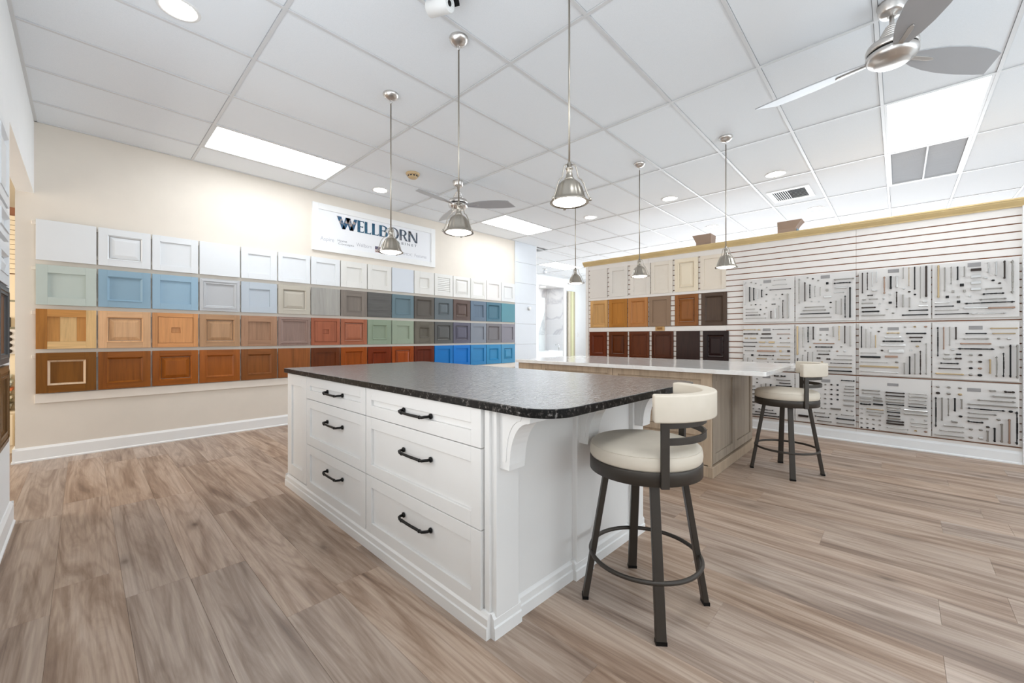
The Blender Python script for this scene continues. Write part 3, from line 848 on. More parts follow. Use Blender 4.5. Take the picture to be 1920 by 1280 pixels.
# samples on the wall beside the doorway
NEAR = [('white', W1, 'raised', 0, .06, 2.372, 0, 1.93, 'uppermost'), ('white', W1, 'bead', 0, .045, 1.905, 0, 1.735, 'second from top'),
        ('white', W1, 'raised', 0, .06, 1.7, 0, 1.475, 'third from top'), ('dark grey-framed', (92, 92, 92), 'stepped', 0, .05, 1.465, 0, 1.03, 'fourth from top'), ('walnut', (112, 78, 56), 'stepped', 1, .07, 1.015, 0, 0.57, 'lowest')]
for n, (cw, rgb, sty, kind, fw, zt, _, zb, pos) in enumerate(NEAR):
    mB = wood('walnut_panel', (120, 88, 66), 0.4, 0.3) if n == 3 else None
    sample('sample_door', '%s %s sample door beside the doorway, %s' % (cw, STY[sty], pos), 'sample doors beside the doorway', (XL, 3.355, zb), R(90), 0.43, round(zt - zb, 3), sty, mat_for(cw, rgb, kind), fw, mB)

# ================================================================== HARDWARE DISPLAY BOARDS
HWD = [
 "L1250,1166,1880,37;Vs1461,1589,1880,6;Ks1449,1884,9,0;Kg1384,1885,12,0;Kg1334,1865,13,0;Ks1277,1842,13,0;Vb1402,1635,1826,10;Vb1355,1649,1811,10;Vs1311,1666,1794,7;Vb1265,1682,1780,10;Ks1212,1805,14,0;Kd1215,1715,16,0;Ks1215,1634,14,0;Kg1218,1550,14,0;Kg1384,1592,12,0;Kb1335,1593,15,0;Ks1282,1591,13,0;Kb1280,1528,14,0;Hg1538,1342,1449,6;Hg1496,1307,1447,7;Hd1461,1279,1449,10;Hg1419,1217,1449,7;Kg1235,1472,12,0;Hg1884,1009,1138,5;Hs1827,994,1151,7;Hd1768,953,1181,8;Ks1111,1705,12,0;Kd1046,1705,14,0;Ks1133,1655,12,0;Ks1071,1655,11,0;Hb1589,1116,1158,8;Vd1165,1409,1506,9;Vs1120,1408,1537,8;Vg1085,1407,1569,7;Vd1038,1408,1636,9;Vg989,1406,1712,12",
 "L666,581,1879,37;Vg872,1579,1883,12;Vd816,1603,1833,10;Vb767,1639,1804,10;Vg719,1652,1781,6;Vg669,1664,1763,6;Kg791,1884,10,0;Kb740,1867,14,0;Kg689,1842,14,0;Sb603,1800,25,28;Sg604,1723,24,30;Hs1644,566,636,18;Kb573,1578,18,0;Kg574,1520,15,0;Ks752,1600,13,0;Ks683,1595,14,0;Hg1533,628,820,10;Hg1495,613,838,11;Hb1455,579,863,10;Hg1410,562,879,8;Hg1836,364,544,12;Hb1793,392,546,12;Hs1740,425,537,14;Hs1689,450,544,10;Vg523,1444,1596,9;Vg478,1429,1617,8;Vb443,1395,1651,10;Vb400,1396,1741,13",
 "L87,0,1883,37;Vd294,1660,1889,9;Vd253,1693,1890,9;Vs212,1730,1889,7;Vs176,1771,1890,8;Hs1688,172,216,14;Hd1635,206,254,11;Hg1592,266,295,10;Hg1593,168,239,10;Hg1551,204,302,10;Hd1502,184,302,12;Hb1458,154,299,14;Hg1416,106,302,11;Vc115,1641,1830,13;Vb65,1691,1830,14;Vs17,1703,1830,13;Ks120,1593,17,0;Ks70,1635,17,0;Ks152,1539,14,0;Sb69,1545,27,23;Ks94,1479,17,0;Kg45,1434,11,0;Vd19,1489,1661,11;Vg-31,1791,1909,7;Vo-74,1711,1909,6;Vb-117,1669,1907,9;Vg-159,1575,1904,6;Vd-201,1588,1907,15;Ks-35,1688,18,0;Kd-77,1652,18,0;Kb-119,1620,15,0;Vg-30,1492,1626,12;Vg-79,1489,1593,11;Hs1542,-209,-174,9;Hs1499,-214,-145,10;Hb1455,-216,-71,11;Hb1409,-216,-20,11",
 "L-486,-571,1881,39;Vo-287,1573,1903,14;Vg-331,1635,1876,9;Vg-375,1701,1879,9;Vb-418,1740,1874,10;Vg-463,1768,1871,8;Hd1829,-572,-504,26;Hs1763,-570,-504,26;Hs1703,-570,-504,26;Hs1643,-570,-504,26;Sb-446,1688,29,30;Sg-387,1629,20,26;Sg-464,1629,18,26;Sb-348,1578,24,26;Sg-424,1574,22,23;Sb-424,1525,25,26;Ks-500,1575,16,0;Hs1525,-363,-261,9;Hb1486,-395,-261,9;Hg1447,-426,-261,7;Hb1408,-494,-261,9;Vs-615,1791,1894,10;Vs-664,1758,1893,10;Vd-715,1724,1894,11;Vg-762,1582,1893,15;Ks-602,1743,20,0;Kb-646,1716,18,0;Kd-687,1686,16,0;Hg1639,-701,-596,11;Hb1590,-715,-579,12;Hg1539,-728,-560,11;Hb1506,-776,-464,12;Hs1462,-613,-458,16;Hc1454,-778,-614,15;Hs1404,-727,-508,11",
 "L1257,1173,1270,34;Ho1274,1332,1476,12;Ho1272,1281,1311,12;Hd1220,1304,1473,15;Hd1218,1165,1267,18;Ho1164,1423,1461,11;Ho1164,1328,1399,12;Hd1167,1151,1279,11;Hd1111,1316,1483,10;Hd1060,1337,1471,11;Ho1113,1228,1297,15;Ho1113,1125,1190,22;Ho1062,1140,1293,10;Hg1004,1354,1459,9;Hc1002,1114,1318,20;Hd1274,964,1149,8;Hc1216,964,1100,8;Kd1065,1165,14,0;Kc982,1164,17,0;Hg1110,962,1070,10;Ho1060,962,1102,8;So1062,1004,26,29;Sd978,1006,30,28;Ho951,962,1070,9;Ho905,962,1100,11;Hd947,1129,1304,13;Ho904,1210,1321,10;Kg1147,903,15,0;Sb1370,945,27,26;Vg1472,838,963,10;Vg1423,840,913,9;Vg1369,843,880,8;Kd1317,854,18,0;Kb1199,858,16,0;Hd861,962,1131,11;Hg822,962,1102,9",
 "L678,592,1269,34;Vo890,962,1310,16;Vg835,1051,1298,10;Vb784,1113,1303,11;Vd735,1148,1302,11;Kg668,1204,15,0;Kg606,1205,15,0;Ko669,1144,17,0;Kg606,1145,16,0;Vg548,1180,1301,10;Vo496,1138,1306,10;Vd446,1105,1307,10;Vg398,1072,1306,10;Hc1104,537,735,10;Hb1063,554,718,13;Hg1018,573,703,10;Hd978,585,688,11;Ko765,1059,15,0;Kg814,1016,15,0;Kg479,1066,16,0;Kc513,1016,17,0;Ks448,1016,18,0;Hg969,382,517,7;Hg923,382,546,9;Hd880,382,579,9;Ho836,382,653,9;Hb792,382,688,13;Hd933,666,703,14;Hd924,575,611,14;So652,879,23,33;Vd889,818,923,11;Vg838,848,969,9;Vd787,850,1000,7;Vg740,853,1004,8;Hg763,714,869,9;Hg747,714,869,9",
 "L89,2,1267,33;Vb302,1060,1299,9;Vg263,1061,1267,8;Vg224,1062,1237,7;Vo185,1063,1201,9;Ks220,1284,15,0;Kg137,1282,16,0;Kd161,1238,17,0;Ho1221,-5,99,14;Hs1177,-18,114,13;Hb1134,-36,131,15;Hs1091,-49,147,14;Kg-45,1283,15,0;Ko-118,1285,18,0;Kc-197,1284,19,0;Hb1216,-202,-52,13;Hd1175,-176,-76,12;Hb1134,-164,-88,11;Ko-137,1083,20,0;Ks-91,1041,18,0;Kd134,1034,18,0;Hs1027,-36,82,30;Hc970,10,112,21;Hg1004,176,310,6;Hb960,145,312,21;Hg903,86,310,6;Ho858,4,316,18;Hs801,4,316,9;Kg18,912,21,0;Vg-41,788,913,10;Vb-80,790,978,10;Vg-119,790,1009,9;Vd-159,790,1039,10;Vg-201,793,1119,9",
 "L-494,-582,1269,36;Vb-283,981,1282,10;Vc-324,1054,1281,9;Vg-365,1092,1283,8;Vd-407,1153,1279,10;Ks-386,1053,21,0;Hg1007,-364,-329,11;Hg964,-377,-320,14;Hb1009,-443,-407,11;Hd967,-446,-400,13;Hb917,-427,-298,12;Hd865,-441,-285,10;Ho811,-460,-266,13;Hb1212,-607,-469,10;Hg1163,-622,-453,12;Hc1114,-635,-434,13;Hb1064,-653,-420,13;Ho1261,-795,-627,10;Ho1212,-781,-640,10;Kg-681,1164,15,0;Ks-743,1162,21,0;Hg1084,-713,-686,13;Kg-506,1004,21,0;Kd-567,1005,22,0;Kg-505,939,21,0;Kd-565,941,22,0;Kb-505,876,22,0;Kc-564,877,22,0;Kg-504,812,24,0;Kb-563,812,25,0;Vo-627,830,969,11;Vg-667,800,998,10;Vb-709,803,1032,9;Vb-750,803,1108,10;Vg-792,796,1108,12",
 "L1259,1174,679,35;Kg1319,644,15,0;Kd1319,597,16,0;Vs1269,480,585,11;Vg1220,485,595,10;Vb1168,490,590,13;Hd696,1082,1133,12;Hb697,1010,1063,13;Hg648,959,1109,9;Hd611,959,1077,9;Hb576,945,1114,11;Hg531,968,1089,9;Hs551,1340,1400,11;Hd502,1334,1400,11;Hg450,1337,1400,12;Hg400,1334,1400,12;Hd345,1319,1400,11;Hg305,1347,1400,11;Hg258,1353,1400,10;Hd262,1138,1304,10;Hd225,1104,1340,10;Hb189,1068,1394,11",
 "L661,578,669,35;Hb687,359,481,11;Kg621,626,15,0;Kd566,629,18,0;Kb510,630,18,0;Kg621,569,16,0;Kd566,573,18,0;Kb510,573,18,0;Kg736,516,15,0;Kg678,516,15,0;Kg623,515,17,0;Kd566,518,18,0;Kb510,518,18,0;Kg673,464,14,0;Kg623,464,19,0;Kd566,463,18,0;Kb510,463,18,0;Kg675,404,14,0;Kg623,404,19,0;Kd566,407,17,0;Kg657,350,13,0;Kg623,348,17,0;Hg624,363,443,7;Hg592,363,452,8;Hg556,363,457,8;Hg519,363,457,8;Hs466,361,457,17;Hs409,363,457,17;Hg356,479,573,19;Kg427,349,15,0;Kg384,347,13,0;Hg293,624,732,9;Kg577,292,14,0;Kg521,291,13,0;Hg297,363,481,8;Hb248,359,523,12;Hg197,361,521,11;Hd249,582,722,10;Hg200,562,699,10;Hd235,780,881,25",
 "L92,5,670,30;Hg595,148,300,12;Hg561,148,298,9;Hs513,220,315,24;Hs476,222,315,17;Hb440,222,315,15;Hg521,134,205,11;Hg490,127,205,17;Hb448,125,205,19;Ks302,383,17,0;Ks302,334,17,0;Ho391,119,261,9;Hg360,119,261,9;Hg327,138,244,10;Kg302,276,17,0;Kg252,278,14,0;Kg202,279,18,0;Kg152,277,18,0;Kg302,227,17,0;Kg252,229,15,0;Ks202,228,17,0;Kg152,225,18,0;Kb302,178,17,0;Kb252,181,16,0;Kb202,179,18,0;Hd586,-44,107,12;Hd553,-44,107,12;Hg520,-40,105,10;Hg489,-40,105,12;Hb460,-40,103,10;Hg429,-13,96,10;Hg404,-11,96,10;Hb378,-9,96,10;Hd340,-9,88,12;Hg313,-11,88,15;Hd283,-38,100,13;Hd256,-38,100,16;Hg209,-74,100,7;Hg173,-64,163,6;Hg590,-209,-70,9;Hg558,-209,-72,10;Hg524,-205,-70,10;Hg487,-205,-70,10;Hb453,-205,-70,10;Hs414,-213,-36,14;Hg376,-213,-33,12;Ks-100,324,18,0;Ks-198,324,18,0;Hg288,-211,-87,9;Hg250,-211,-89,8;Ko-124,207,19,0;Kc-198,209,20,0",
 "L-483,-571,665,34;Kg-284,677,21,0;Kg-359,678,21,0;Kg-435,677,21,0;Kd-284,614,25,0;Kg-359,614,24,0;Ko-435,614,24,0;Vb-269,271,574,11;Vg-312,339,573,10;Vg-356,391,571,9;Vb-400,443,576,11;Vg-445,472,572,10;Kb-438,399,22,0;Hg340,-420,-375,13;Hg294,-463,-323,10;Hg244,-463,-295,10;Hg195,-463,-258,11;Hg668,-664,-623,12;Hd667,-776,-712,14;Hg617,-783,-641,11;Hg574,-781,-544,13;Hg528,-795,-482,11;Hb487,-719,-482,11;Kb-753,485,22,0;Hg442,-668,-484,10;Hg399,-617,-482,10;Hb358,-586,-482,12;Kg-681,400,21,0;Kd-614,320,20,0;Kg-507,283,22,0;Kg-570,286,20,0;Kg-506,204,24,0;Ks-569,205,25,0;Vg-612,181,289,11;Vb-655,186,321,11;Vg-699,188,366,12;Vc-744,185,416,12;Vb-788,185,492,12",
]
BX = [(1.482, 0.922), (0.915, 0.352), (0.326, -0.236), (-0.244, -0.806)]
BZ = [(1.366, 1.916), (0.762, 1.326), (0.166, 0.738)]
CN = ['first', 'second', 'third', 'fourth']
RWN = ['top row', 'middle row', 'bottom row']
for bi, s in enumerate(HWD):
    ri, ci = bi // 4, bi % 4
    ya, yb = BX[ci]; za, zb = BZ[ri]
    Wd, Hd = ya - yb, zb - za
    fr = 0.024
    t = thing('hardware_board', 'white board of cabinet pulls and knobs, %s from the passage in %s' % (CN[ci], RWN[ri]), 'display board', (XS, ya, za), R(-90), 'cabinet hardware boards on the slatted wall')
    boxo('board', (0, -fr, 0, Wd, -fr + 0.01, Hd), M_BOARD, t, bevel=0.0025)
    boxo('hanger', (0.03, -fr + 0.0095, Hd - 0.09, Wd - 0.03, 0.0, Hd - 0.05), M_BOARD, t)
    boxo('hanger', (0.03, -fr + 0.0095, 0.04, Wd - 0.03, 0.0, 0.08), M_BOARD, t)
    for e in s.split(';'):
        k = e[0]
        hasc = e[1].isalpha()
        c = e[1] if hasc else ''
        v = [int(q) / 1000 for q in e[2 if hasc else 1:].split(',')]
        if k == 'L':
            y0, y1, z, h = v
            boxo('name_plate', (ya - y0, -fr - 0.003, z - za - h / 2, ya - y1, -fr, z - za + h / 2), M_LABEL, t, bevel=0.0006)
        elif k in 'VH':
            wd = max(0.0045, v[3])
            if k == 'V':
                x, z0, z1 = ya - v[0], v[1] - za, v[2] - za
            else:
                x, z0, z1 = v[0] - za, ya - v[2], ya - v[1]
            L = z1 - z0
            so = 0.03
            big = wd > 0.016
            mb = MB()
            thick = min(0.012, wd)
            if k == 'V':
                bx = lambda a, y_, b, a2, y2, b2: mb.box(a, y_, b, a2, y2, b2)
            else:
                bx = lambda a, y_, b, a2, y2, b2: mb.box(b, y_, a, b2, y2, a2)
            hs = wd / 2
            if (bi * 7 + len(e) * 3 + int(v[0] * 1000)) % 3 == 0 and not big:
                # bow pull: slim middle, wider feet
                for q in range(6):
                    a0, a1 = z0 + L * q / 6, z0 + L * (q + 1) / 6
                    f_ = (0.62, 0.8, 1.0, 1.0, 0.8, 0.62)[q]
                    o_ = (0.016, 0.022, 0.026, 0.026, 0.022, 0.016)[q]
                    bx(x - hs * f_, -fr - o_ - thick, a0, x + hs * f_, -fr - o_, a1)
            else:
                bx(x - hs, -fr - so + 0.004, z0, x + hs, -fr - so + 0.004 + thick, z1)
            pr = max(0.003, min(0.007, hs))
            for pz in (z0 + pr + L * 0.03, z1 - pr - L * 0.03):
                bx(x - pr * 1.25, -fr - so + 0.006, pz - pr, x + pr * 1.25, -fr, pz + pr)
            obj('bar_pull', mb, HW[c], t, bevel=min(0.0018, wd * 0.2), seg=1)
        elif k == 'K':
            r = max(0.009, v[2] * 0.55)
            kind = int(v[0] * 1000) % 3
            key = ('knob', kind, c)
            def mk():
                pr = [[(0.55, 0), (0.5, 0.12), (0.3, 0.25), (0.32, 0.7), (0.8, 0.95), (1.0, 1.2), (0.92, 1.45), (0.5, 1.6), (0, 1.64)],
                      [(0.6, 0), (0.55, 0.1), (0.3, 0.3), (0.3, 0.8), (1.0, 1.0), (1.0, 1.25), (0.8, 1.35), (0, 1.35)],
                      [(0.5, 0), (0.34, 0.2), (0.3, 0.6), (0.7, 0.8), (1.0, 1.1), (1.0, 1.3), (0.75, 1.5), (0.7, 1.42), (0, 1.5)]][kind]
                return MB().lathe(pr, 16).mesh('cabinet_knob', HW[c])
            link('cabinet_knob', cached(key, mk), t, (ya - v[0], -fr, v[1] - za), (R(90), 0, 0), (r * 1.15, r * 0.9, r))
        elif k == 'S':
            a, b = v[2] / 2 * 0.95, v[3] / 2 * 0.95
            mb = MB().box(-a, -0.03, -b, a, -0.018, b).box(-a * 0.35, -0.018, -b * 0.35, a * 0.35, 0, b * 0.35)
            obj('cabinet_knob', mb, HW[c], t, (ya - v[0], -fr, v[1] - za), bevel=0.002, seg=1)

# ================================================================== SIGN
sg = thing('wall_sign', 'white framed sign with large blue lettering high on the long wall', 'sign', (2.205, YW, 2.402))
SW, SH = 2.075, 0.672
fy = -0.034
f = 0.085
for nm, d in (('stile', (0, fy, 0, f, 0, SH)), ('stile', (SW - f, fy, 0, SW, 0, SH)), ('rail', (f, fy, 0, SW - f, 0, f)), ('rail', (f, fy, SH - f, SW - f, 0, SH))):
    boxo(nm, d, M_TRIM, sg, bevel=0.002)
boxo('panel', (f, fy + 0.012, f, SW - f, 0, SH - f), paint('sign_white', (236, 237, 240), 0.35, 0.0, 0), sg)
def letter_mat(name, base, other, thr):
    m, nt, nd, lk, bs = base_mat(name)
    v = objcoord(nd, lk, (14, 14, 14))
    n = noise(nd, lk, v, 1.0, 2, 0.5, 0.4)
    lk.new(ramp(nd, lk, n, [(thr - 0.05, S(base)), (thr + 0.05, S(other))]), bs.inputs['Base Color'])
    bs.inputs['Roughness'].default_value = 0.4
    return m
M_L1 = letter_mat('blue_and_stone_letter', (24, 78, 112), (168, 152, 144), 0.56)
M_L2 = letter_mat('blue_letter', (28, 74, 104), (44, 92, 118), 0.5)
M_L3 = letter_mat('slate_letter', (66, 80, 96), (122, 120, 124), 0.54)
M_INK = paint('dark_grey_ink', (70, 76, 84), 0.5, 0.0, 0)
M_FAINT = paint('faint_grey_ink', (186, 186, 192), 0.5, 0.0, 0)
M_GREYINK = paint('mid_grey_ink', (140, 142, 146), 0.5, 0.0, 0)
yl = fy + 0.012
def arc(cx, cz, rx, rz, a0, a1, n=14):
    return [(cx + rx * math.cos(R(a0 + (a1 - a0) * q / n)), cz + rz * math.sin(R(a0 + (a1 - a0) * q / n))) for q in range(n + 1)]
def glyph(polys, x0, x1, m):
    mb = MB()
    z0, z1 = 2.768 - 2.402, 2.945 - 2.402
    for p in polys:
        if isinstance(p, tuple):           # ring segment given as outer and inner arcs: quads
            o_, i_ = p
            for q in range(len(o_) - 1):
                mb.prism([(x0 - 2.205 + a * (x1 - x0), z0 + b * (z1 - z0)) for a, b in (o_[q], o_[q + 1], i_[q + 1], i_[q])], yl - 0.004, yl, 'y')
        else:
            mb.prism([(x0 - 2.205 + a * (x1 - x0), z0 + b * (z1 - z0)) for a, b in p], yl - 0.004, yl, 'y')
    obj('letter', mb, m, sg)
bx_ = lambda a, b, c, d: [(a, b), (c, b), (c, d), (a, d)]
glyph([[(0, 1), (.235, 1), (.44, 0), (.28, 0)], [(.28, 0), (.44, 0), (.70, 1), (.45, 1)] , [(.45, 1), (.70, 1), (.86, 0), (.66, 0)], [(.66, 0), (.86, 0), (1.06, 1), (.90, 1)]], 2.546, 2.84, M_L1)
glyph([bx_(0, 0, .42, 1), bx_(.42, .93, .98, 1), [(.84, .93), (.98, .93), (1, .82)], bx_(.42, .46, .85, .53), [(.74, .53), (.85, .58), (.85, .40), (.74, .46)], bx_(.42, 0, .95, .07), [(.8, .07), (.95, .07), (1, .18)]], 2.861, 2.964, M_L2)
for a, b in ((2.975, 3.084), (3.097, 3.209)):
    glyph([bx_(0, 0, .40, 1), bx_(.40, 0, .95, .07), [(.78, .07), (.95, .07), (1, .2)]], a, b, M_L2)
glyph([bx_(0, 0, .30, 1), bx_(.30, .93, .55, 1), bx_(.30, .50, .55, .57), bx_(.30, 0, .55, .07), (arc(.52, .75, .42, .25, -90, 90), arc(.48, .75, .22, .18, -90, 90)), (arc(.52, .285, .48, .285, -90, 90), arc(.48, .285, .26, .215, -90, 90))], 3.218, 3.366, M_L2)
glyph([(arc(.5, .5, .5, .53, 0, 360, 36), arc(.5, .5, .31, .46, 0, 360, 36))], 3.375, 3.565, M_L3)
glyph([bx_(0, 0, .28, 1), bx_(.28, .93, .5, 1), bx_(.28, .46, .5, .53), (arc(.5, .73, .40, .27, -90, 90), arc(.46, .73, .20, .2, -90, 90)), [(.42, .5), (.64, .48), (1.05, 0), (.76, 0)]], 3.577, 3.722, M_L3)
glyph([bx_(0, 0, .22, 1), [(0, 1), (.26, 1), (1, 0), (.76, 0)], bx_(.86, 0, 1, 1)], 3.743, 3.916, M_L3)
dg = None
def lettering(txt, x0, x1, z, h, m, shear=0):
    cu = bpy.data.curves.new('text', 'FONT'); cu.body = txt; cu.size = 1.0; cu.shear = shear
    tmp = bpy.data.objects.new('text', cu); COL.objects.link(tmp)
    dgr = bpy.context.evaluated_depsgraph_get()
    me = bpy.data.meshes.new_from_object(tmp.evaluated_get(dgr))
    bpy.data.objects.remove(tmp, do_unlink=True)
    xs = [v.co.x for v in me.vertices]; zs = [v.co.y for v in me.vertices]
    sx, sz = (x1 - x0) / (max(xs) - min(xs)), h / (max(zs) - min(zs))
    mx, mz = min(xs), min(zs)
    for v in me.vertices:
        v.co = ((v.co.x - mx) * sx, -0.0008, (v.co.y - mz) * sz)
    me.materials.clear(); me.materials.append(m)
    return link('lettering', me, sg, (x0 - 2.205, yl, z - 2.402))
lettering('C A B I N E T', 3.462, 3.905, 2.700, 0.042, M_INK)
lettering('Aspire', 2.315, 2.51, 2.535, 0.075, M_FAINT)
lettering('Home', 2.562, 2.70, 2.573, 0.034, M_GREYINK)
lettering('Concepts', 2.572, 2.805, 2.522, 0.04, M_GREYINK)
lettering('Wellborn', 2.845, 3.09, 2.55, 0.055, M_FAINT)
lettering('SMDC', 3.637, 3.82, 2.535, 0.042, M_FAINT)
lettering('Features', 3.865, 4.10, 2.535, 0.05, M_FAINT)
fl = boxo('flag', (3.146 - 2.205, yl - 0.001, 2.507 - 2.402, 3.33 - 2.205, yl, 2.6 - 2.402), paint('flag_white', (226, 222, 222), 0.5, 0, 0), sg)
boxo('flag_field', (3.146 - 2.205, yl - 0.002, 2.553 - 2.402, 3.225 - 2.205, yl - 0.001, 2.6 - 2.402), paint('flag_blue', (92, 88, 106), 0.5, 0, 0), fl)
M_FRED = paint('flag_red', (188, 132, 136), 0.5, 0, 0)
for q in range(7):
    z = 2.507 + q * 0.0143
    boxo('flag_stripe', ((3.146 if z < 2.55 else 3.225) - 2.205, yl - 0.002, z - 2.402, 3.33 - 2.205, yl - 0.001, z + 0.0072 - 2.402), M_FRED, fl)

# thermostat and light switch
t = thing('thermostat', 'small round white thermostat on the white boarded wall end', 'thermostat', (6.81, YW - 0.014, 1.81))
obj('base', MB().lathe([(0.045, 0), (0.045, 0.012), (0.04, 0.016)], 28, M=Matrix.Rotation(R(90), 4, 'X')), M_GREYPL, t)
obj('dial', MB().lathe([(0.038, 0.012), (0.038, 0.03), (0.032, 0.036), (0.0, 0.038)], 28, M=Matrix.Rotation(R(90), 4, 'X')), M_WHITEPL, t)
t = thing('light_switch', 'white light switch plate on the far grey wall', 'switch', (12.55, 8.55, 1.26))
boxo('plate', (-0.06, -0.01, -0.09, 0.06, 0, 0.09), M_WHITEPL, t, bevel=0.003)
boxo('toggle', (-0.015, -0.02, -0.03, 0.015, -0.009, 0.03), M_WHITEPL, t, bevel=0.002)
# ================================================================== ISLANDS
def shaker_front(W, H, fw, T=0.022, dp=0.013):
    """x = width, front -y, z up, one piece"""
    mb = MB()
    mb.box(0, -T, 0, fw, 0, H).box(W - fw, -T, 0, W, 0, H).box(fw, -T, 0, W - fw, 0, fw).box(fw, -T, H - fw, W - fw, 0, H).box(fw, -T + dp, fw, W - fw, 0, H - fw)
    return mb
def handle(parent, x, y, z, L=0.235):
    """arched bar pull, local x along the bar, projecting to -y"""
    h = L / 2
    mb = MB()
    mb.tube([(-h, y, z), (-h, y - 0.02, z), (-h + 0.006, y - 0.03, z), (-h + 0.022, y - 0.036, z - 0.004), (0, y - 0.037, z - 0.005), (h - 0.022, y - 0.036, z - 0.004), (h - 0.006, y - 0.03, z), (h, y - 0.02, z), (h, y, z)], 0.0068, 10)
    for s in (-1, 1):
        mb.lathe([(0.013, 0), (0.013, 0.005), (0.008, 0.009)], 16, c=(s * h, y, z), M=Matrix.Rotation(R(90), 4, 'X'))
        mb.lathe([(0.0078, -0.004), (0.009, 0), (0.0078, 0.004)], 12, c=(s * (h - 0.04), y - 0.0365, z - 0.0048), M=Matrix.Rotation(R(90), 4, 'Y'))
    return obj('handle', mb, M_BLACK, parent, (x, 0, 0))

# local axes: x' runs along the world Y (towards the long wall), island turned -90 about z for fronts
isl = thing('kitchen_island', 'white island with six shaker drawers under the black granite top', 'island', (1.076, 1.158, 0), -0.0134)
def W_(x, y): return (x - 1.076, y - 1.158)
cx0, cy0 = W_(1.112, 1.205)
cx1, cy1 = W_(2.34, 3.53)
body = MB().box(cx0, W_(0, 1.18)[1], 0.04, cx1, cy1, 0.897)
obj('carcass', body, M_CAB, isl)
def drawer(ya, yb, z0, z1, fw=0.062):
    """front seen from -x; ya > yb"""
    Wd = ya - yb - 0.004
    x, y = W_(1.112, ya - 0.002)
    d = obj('drawer', shaker_front(Wd, z1 - z0, fw), M_CAB, isl, (x, y, z0), (0, 0, R(-90)), bevel=0.0016)
    handle(d, Wd / 2 + 0.015, -0.013, (z1 - z0) / 2 + (0.0 if z1 > 0.8 else 0.045))
    return d
for z0, z1 in ((0.736, 0.892), (0.408, 0.732), (0.084, 0.404)):
    drawer(3.114, 2.194, z0, z1)
    drawer(2.190, 1.205, z0, z1)
x, y = W_(1.112, 3.525)
obj('side_panel', shaker_front(3.525 - 3.118, 0.892 - 0.105, 0.085), M_CAB, isl, (x, y, 0.105), (0, 0, R(-90)), bevel=0.0016)
# end with posts, corbels and recessed panels
PX = [(1.115, 1.243), (1.655, 1.782), (2.215, 2.343)]
for a, b in PX:
    pa, pb = W_(a, 1.143), W_(b, 1.2)
    obj('post', MB().box(pa[0], pa[1], 0.075, pb[0], pb[1], 0.897), M_CAB, isl, bevel=0.003)
for (a, b) in ((1.243, 1.655), (1.782, 2.215)):
    pa, pb = W_(a, 1.17), W_(b, 1.19)
    obj('end_panel', MB().box(pa[0], pa[1], 0.08, pb[0], pb[1], 0.897), M_CAB, isl)
obj('end_panel', MB().box(cx1, W_(0, 1.2)[1], 0.08, cx1 + 0.016, cy1, 0.897), M_CAB, isl)
# corner fillet strip
p = W_(1.112, 1.2)
obj('corner_strip', MB().box(p[0] - 0.01, p[1] - 0.03, 0.09, p[0] + 0.01, p[1], 0.892), M_CAB, isl, bevel=0.003)
cp = [(0, -0.235), (-0.05, -0.235), (-0.052, -0.215)]
cp += [(-0.053 - 0.097 * (1 - math.cos(R(a))), -0.215 + 0.175 * math.sin(R(a))) for a in range(0, 91, 9)]
cp += [(-0.158, -0.036), (-0.16, 0), (0, 0)]
ci = [(-0.014, -0.205), (-0.034, -0.205)] + [(-0.036 - 0.075 * (1 - math.cos(R(a))), -0.19 + 0.155 * math.sin(R(a))) for a in range(0, 91, 15)] + [(-0.12, -0.014), (-0.014, -0.014)]
for a, b in PX:
    m_ = (a + b) / 2
    q = W_(m_, 1.143)
    cb = obj('corbel', MB().prism(cp, -0.045, 0.045, 'x'), M_CAB, isl, (q[0], q[1], 0.897), bevel=0.0025)
    obj('inset', MB().prism(ci, -0.0475, 0.0475, 'x'), M_CAB, cb, bevel=0.001)
# base moulding
bp_ = [(0, 0), (0.026, 0), (0.026, 0.046), (0.020, 0.05), (0.020, 0.078), (0.013, 0.086), (0.008, 0.094), (0, 0.096)]
a = W_(1.102, 1.16); b = W_(0, 3.55)
obj('base_moulding', MB().prism([(a[0] - q[0], q[1]) for q in bp_], a[1], b[1], 'y'), M_CAB, isl)
a = W_(1.243, 1.18); b = W_(2.36, 0)
obj('base_moulding', MB().prism([(a[1] - q[0], q[1]) for q in bp_], a[0] - 0.02, b[0], 'x'), M_CAB, isl)
a = W_(2.34, 1.18)
obj('base_moulding', MB().prism([(a[0] + q[0], q[1]) for q in bp_], a[1] - 0.01, W_(0, 3.55)[1], 'y'), M_CAB, isl)
obj('base_moulding', MB().prism([(W_(0, 3.53)[1] + q[0], q[1]) for q in bp_], W_(1.08, 0)[0], W_(2.36, 0)[0], 'x'), M_CAB, isl)
for a, b in PX:
    pa, pb = W_(a - 0.015, 1.162), W_(b + 0.012, 1.2)
    mb = MB().prism([(pa[1] - q[0], q[1]) for q in bp_], pa[0], pb[0], 'x').box(pa[0], pa[1], 0, pb[0], pa[1] + 0.03, 0.094)
    obj('plinth_block', mb, M_CAB, isl)
def rounded(x0, y0, x1, y1, rad):
    """corner radii: (x0,y0),(x1,y0),(x1,y1),(x0,y1)"""
    out = []
    for (cx, cy, a0), r in zip(((x0, y0, 180), (x1, y0, 270), (x1, y1, 0), (x0, y1, 90)), rad):
        sx = 1 if cx == x0 else -1
        sy = 1 if cy == y0 else -1
        out += [(cx + sx * r + r * math.cos(R(a0 + q * 9)), cy + sy * r + r * math.sin(R(a0 + q * 9))) for q in range(11)]
    return out
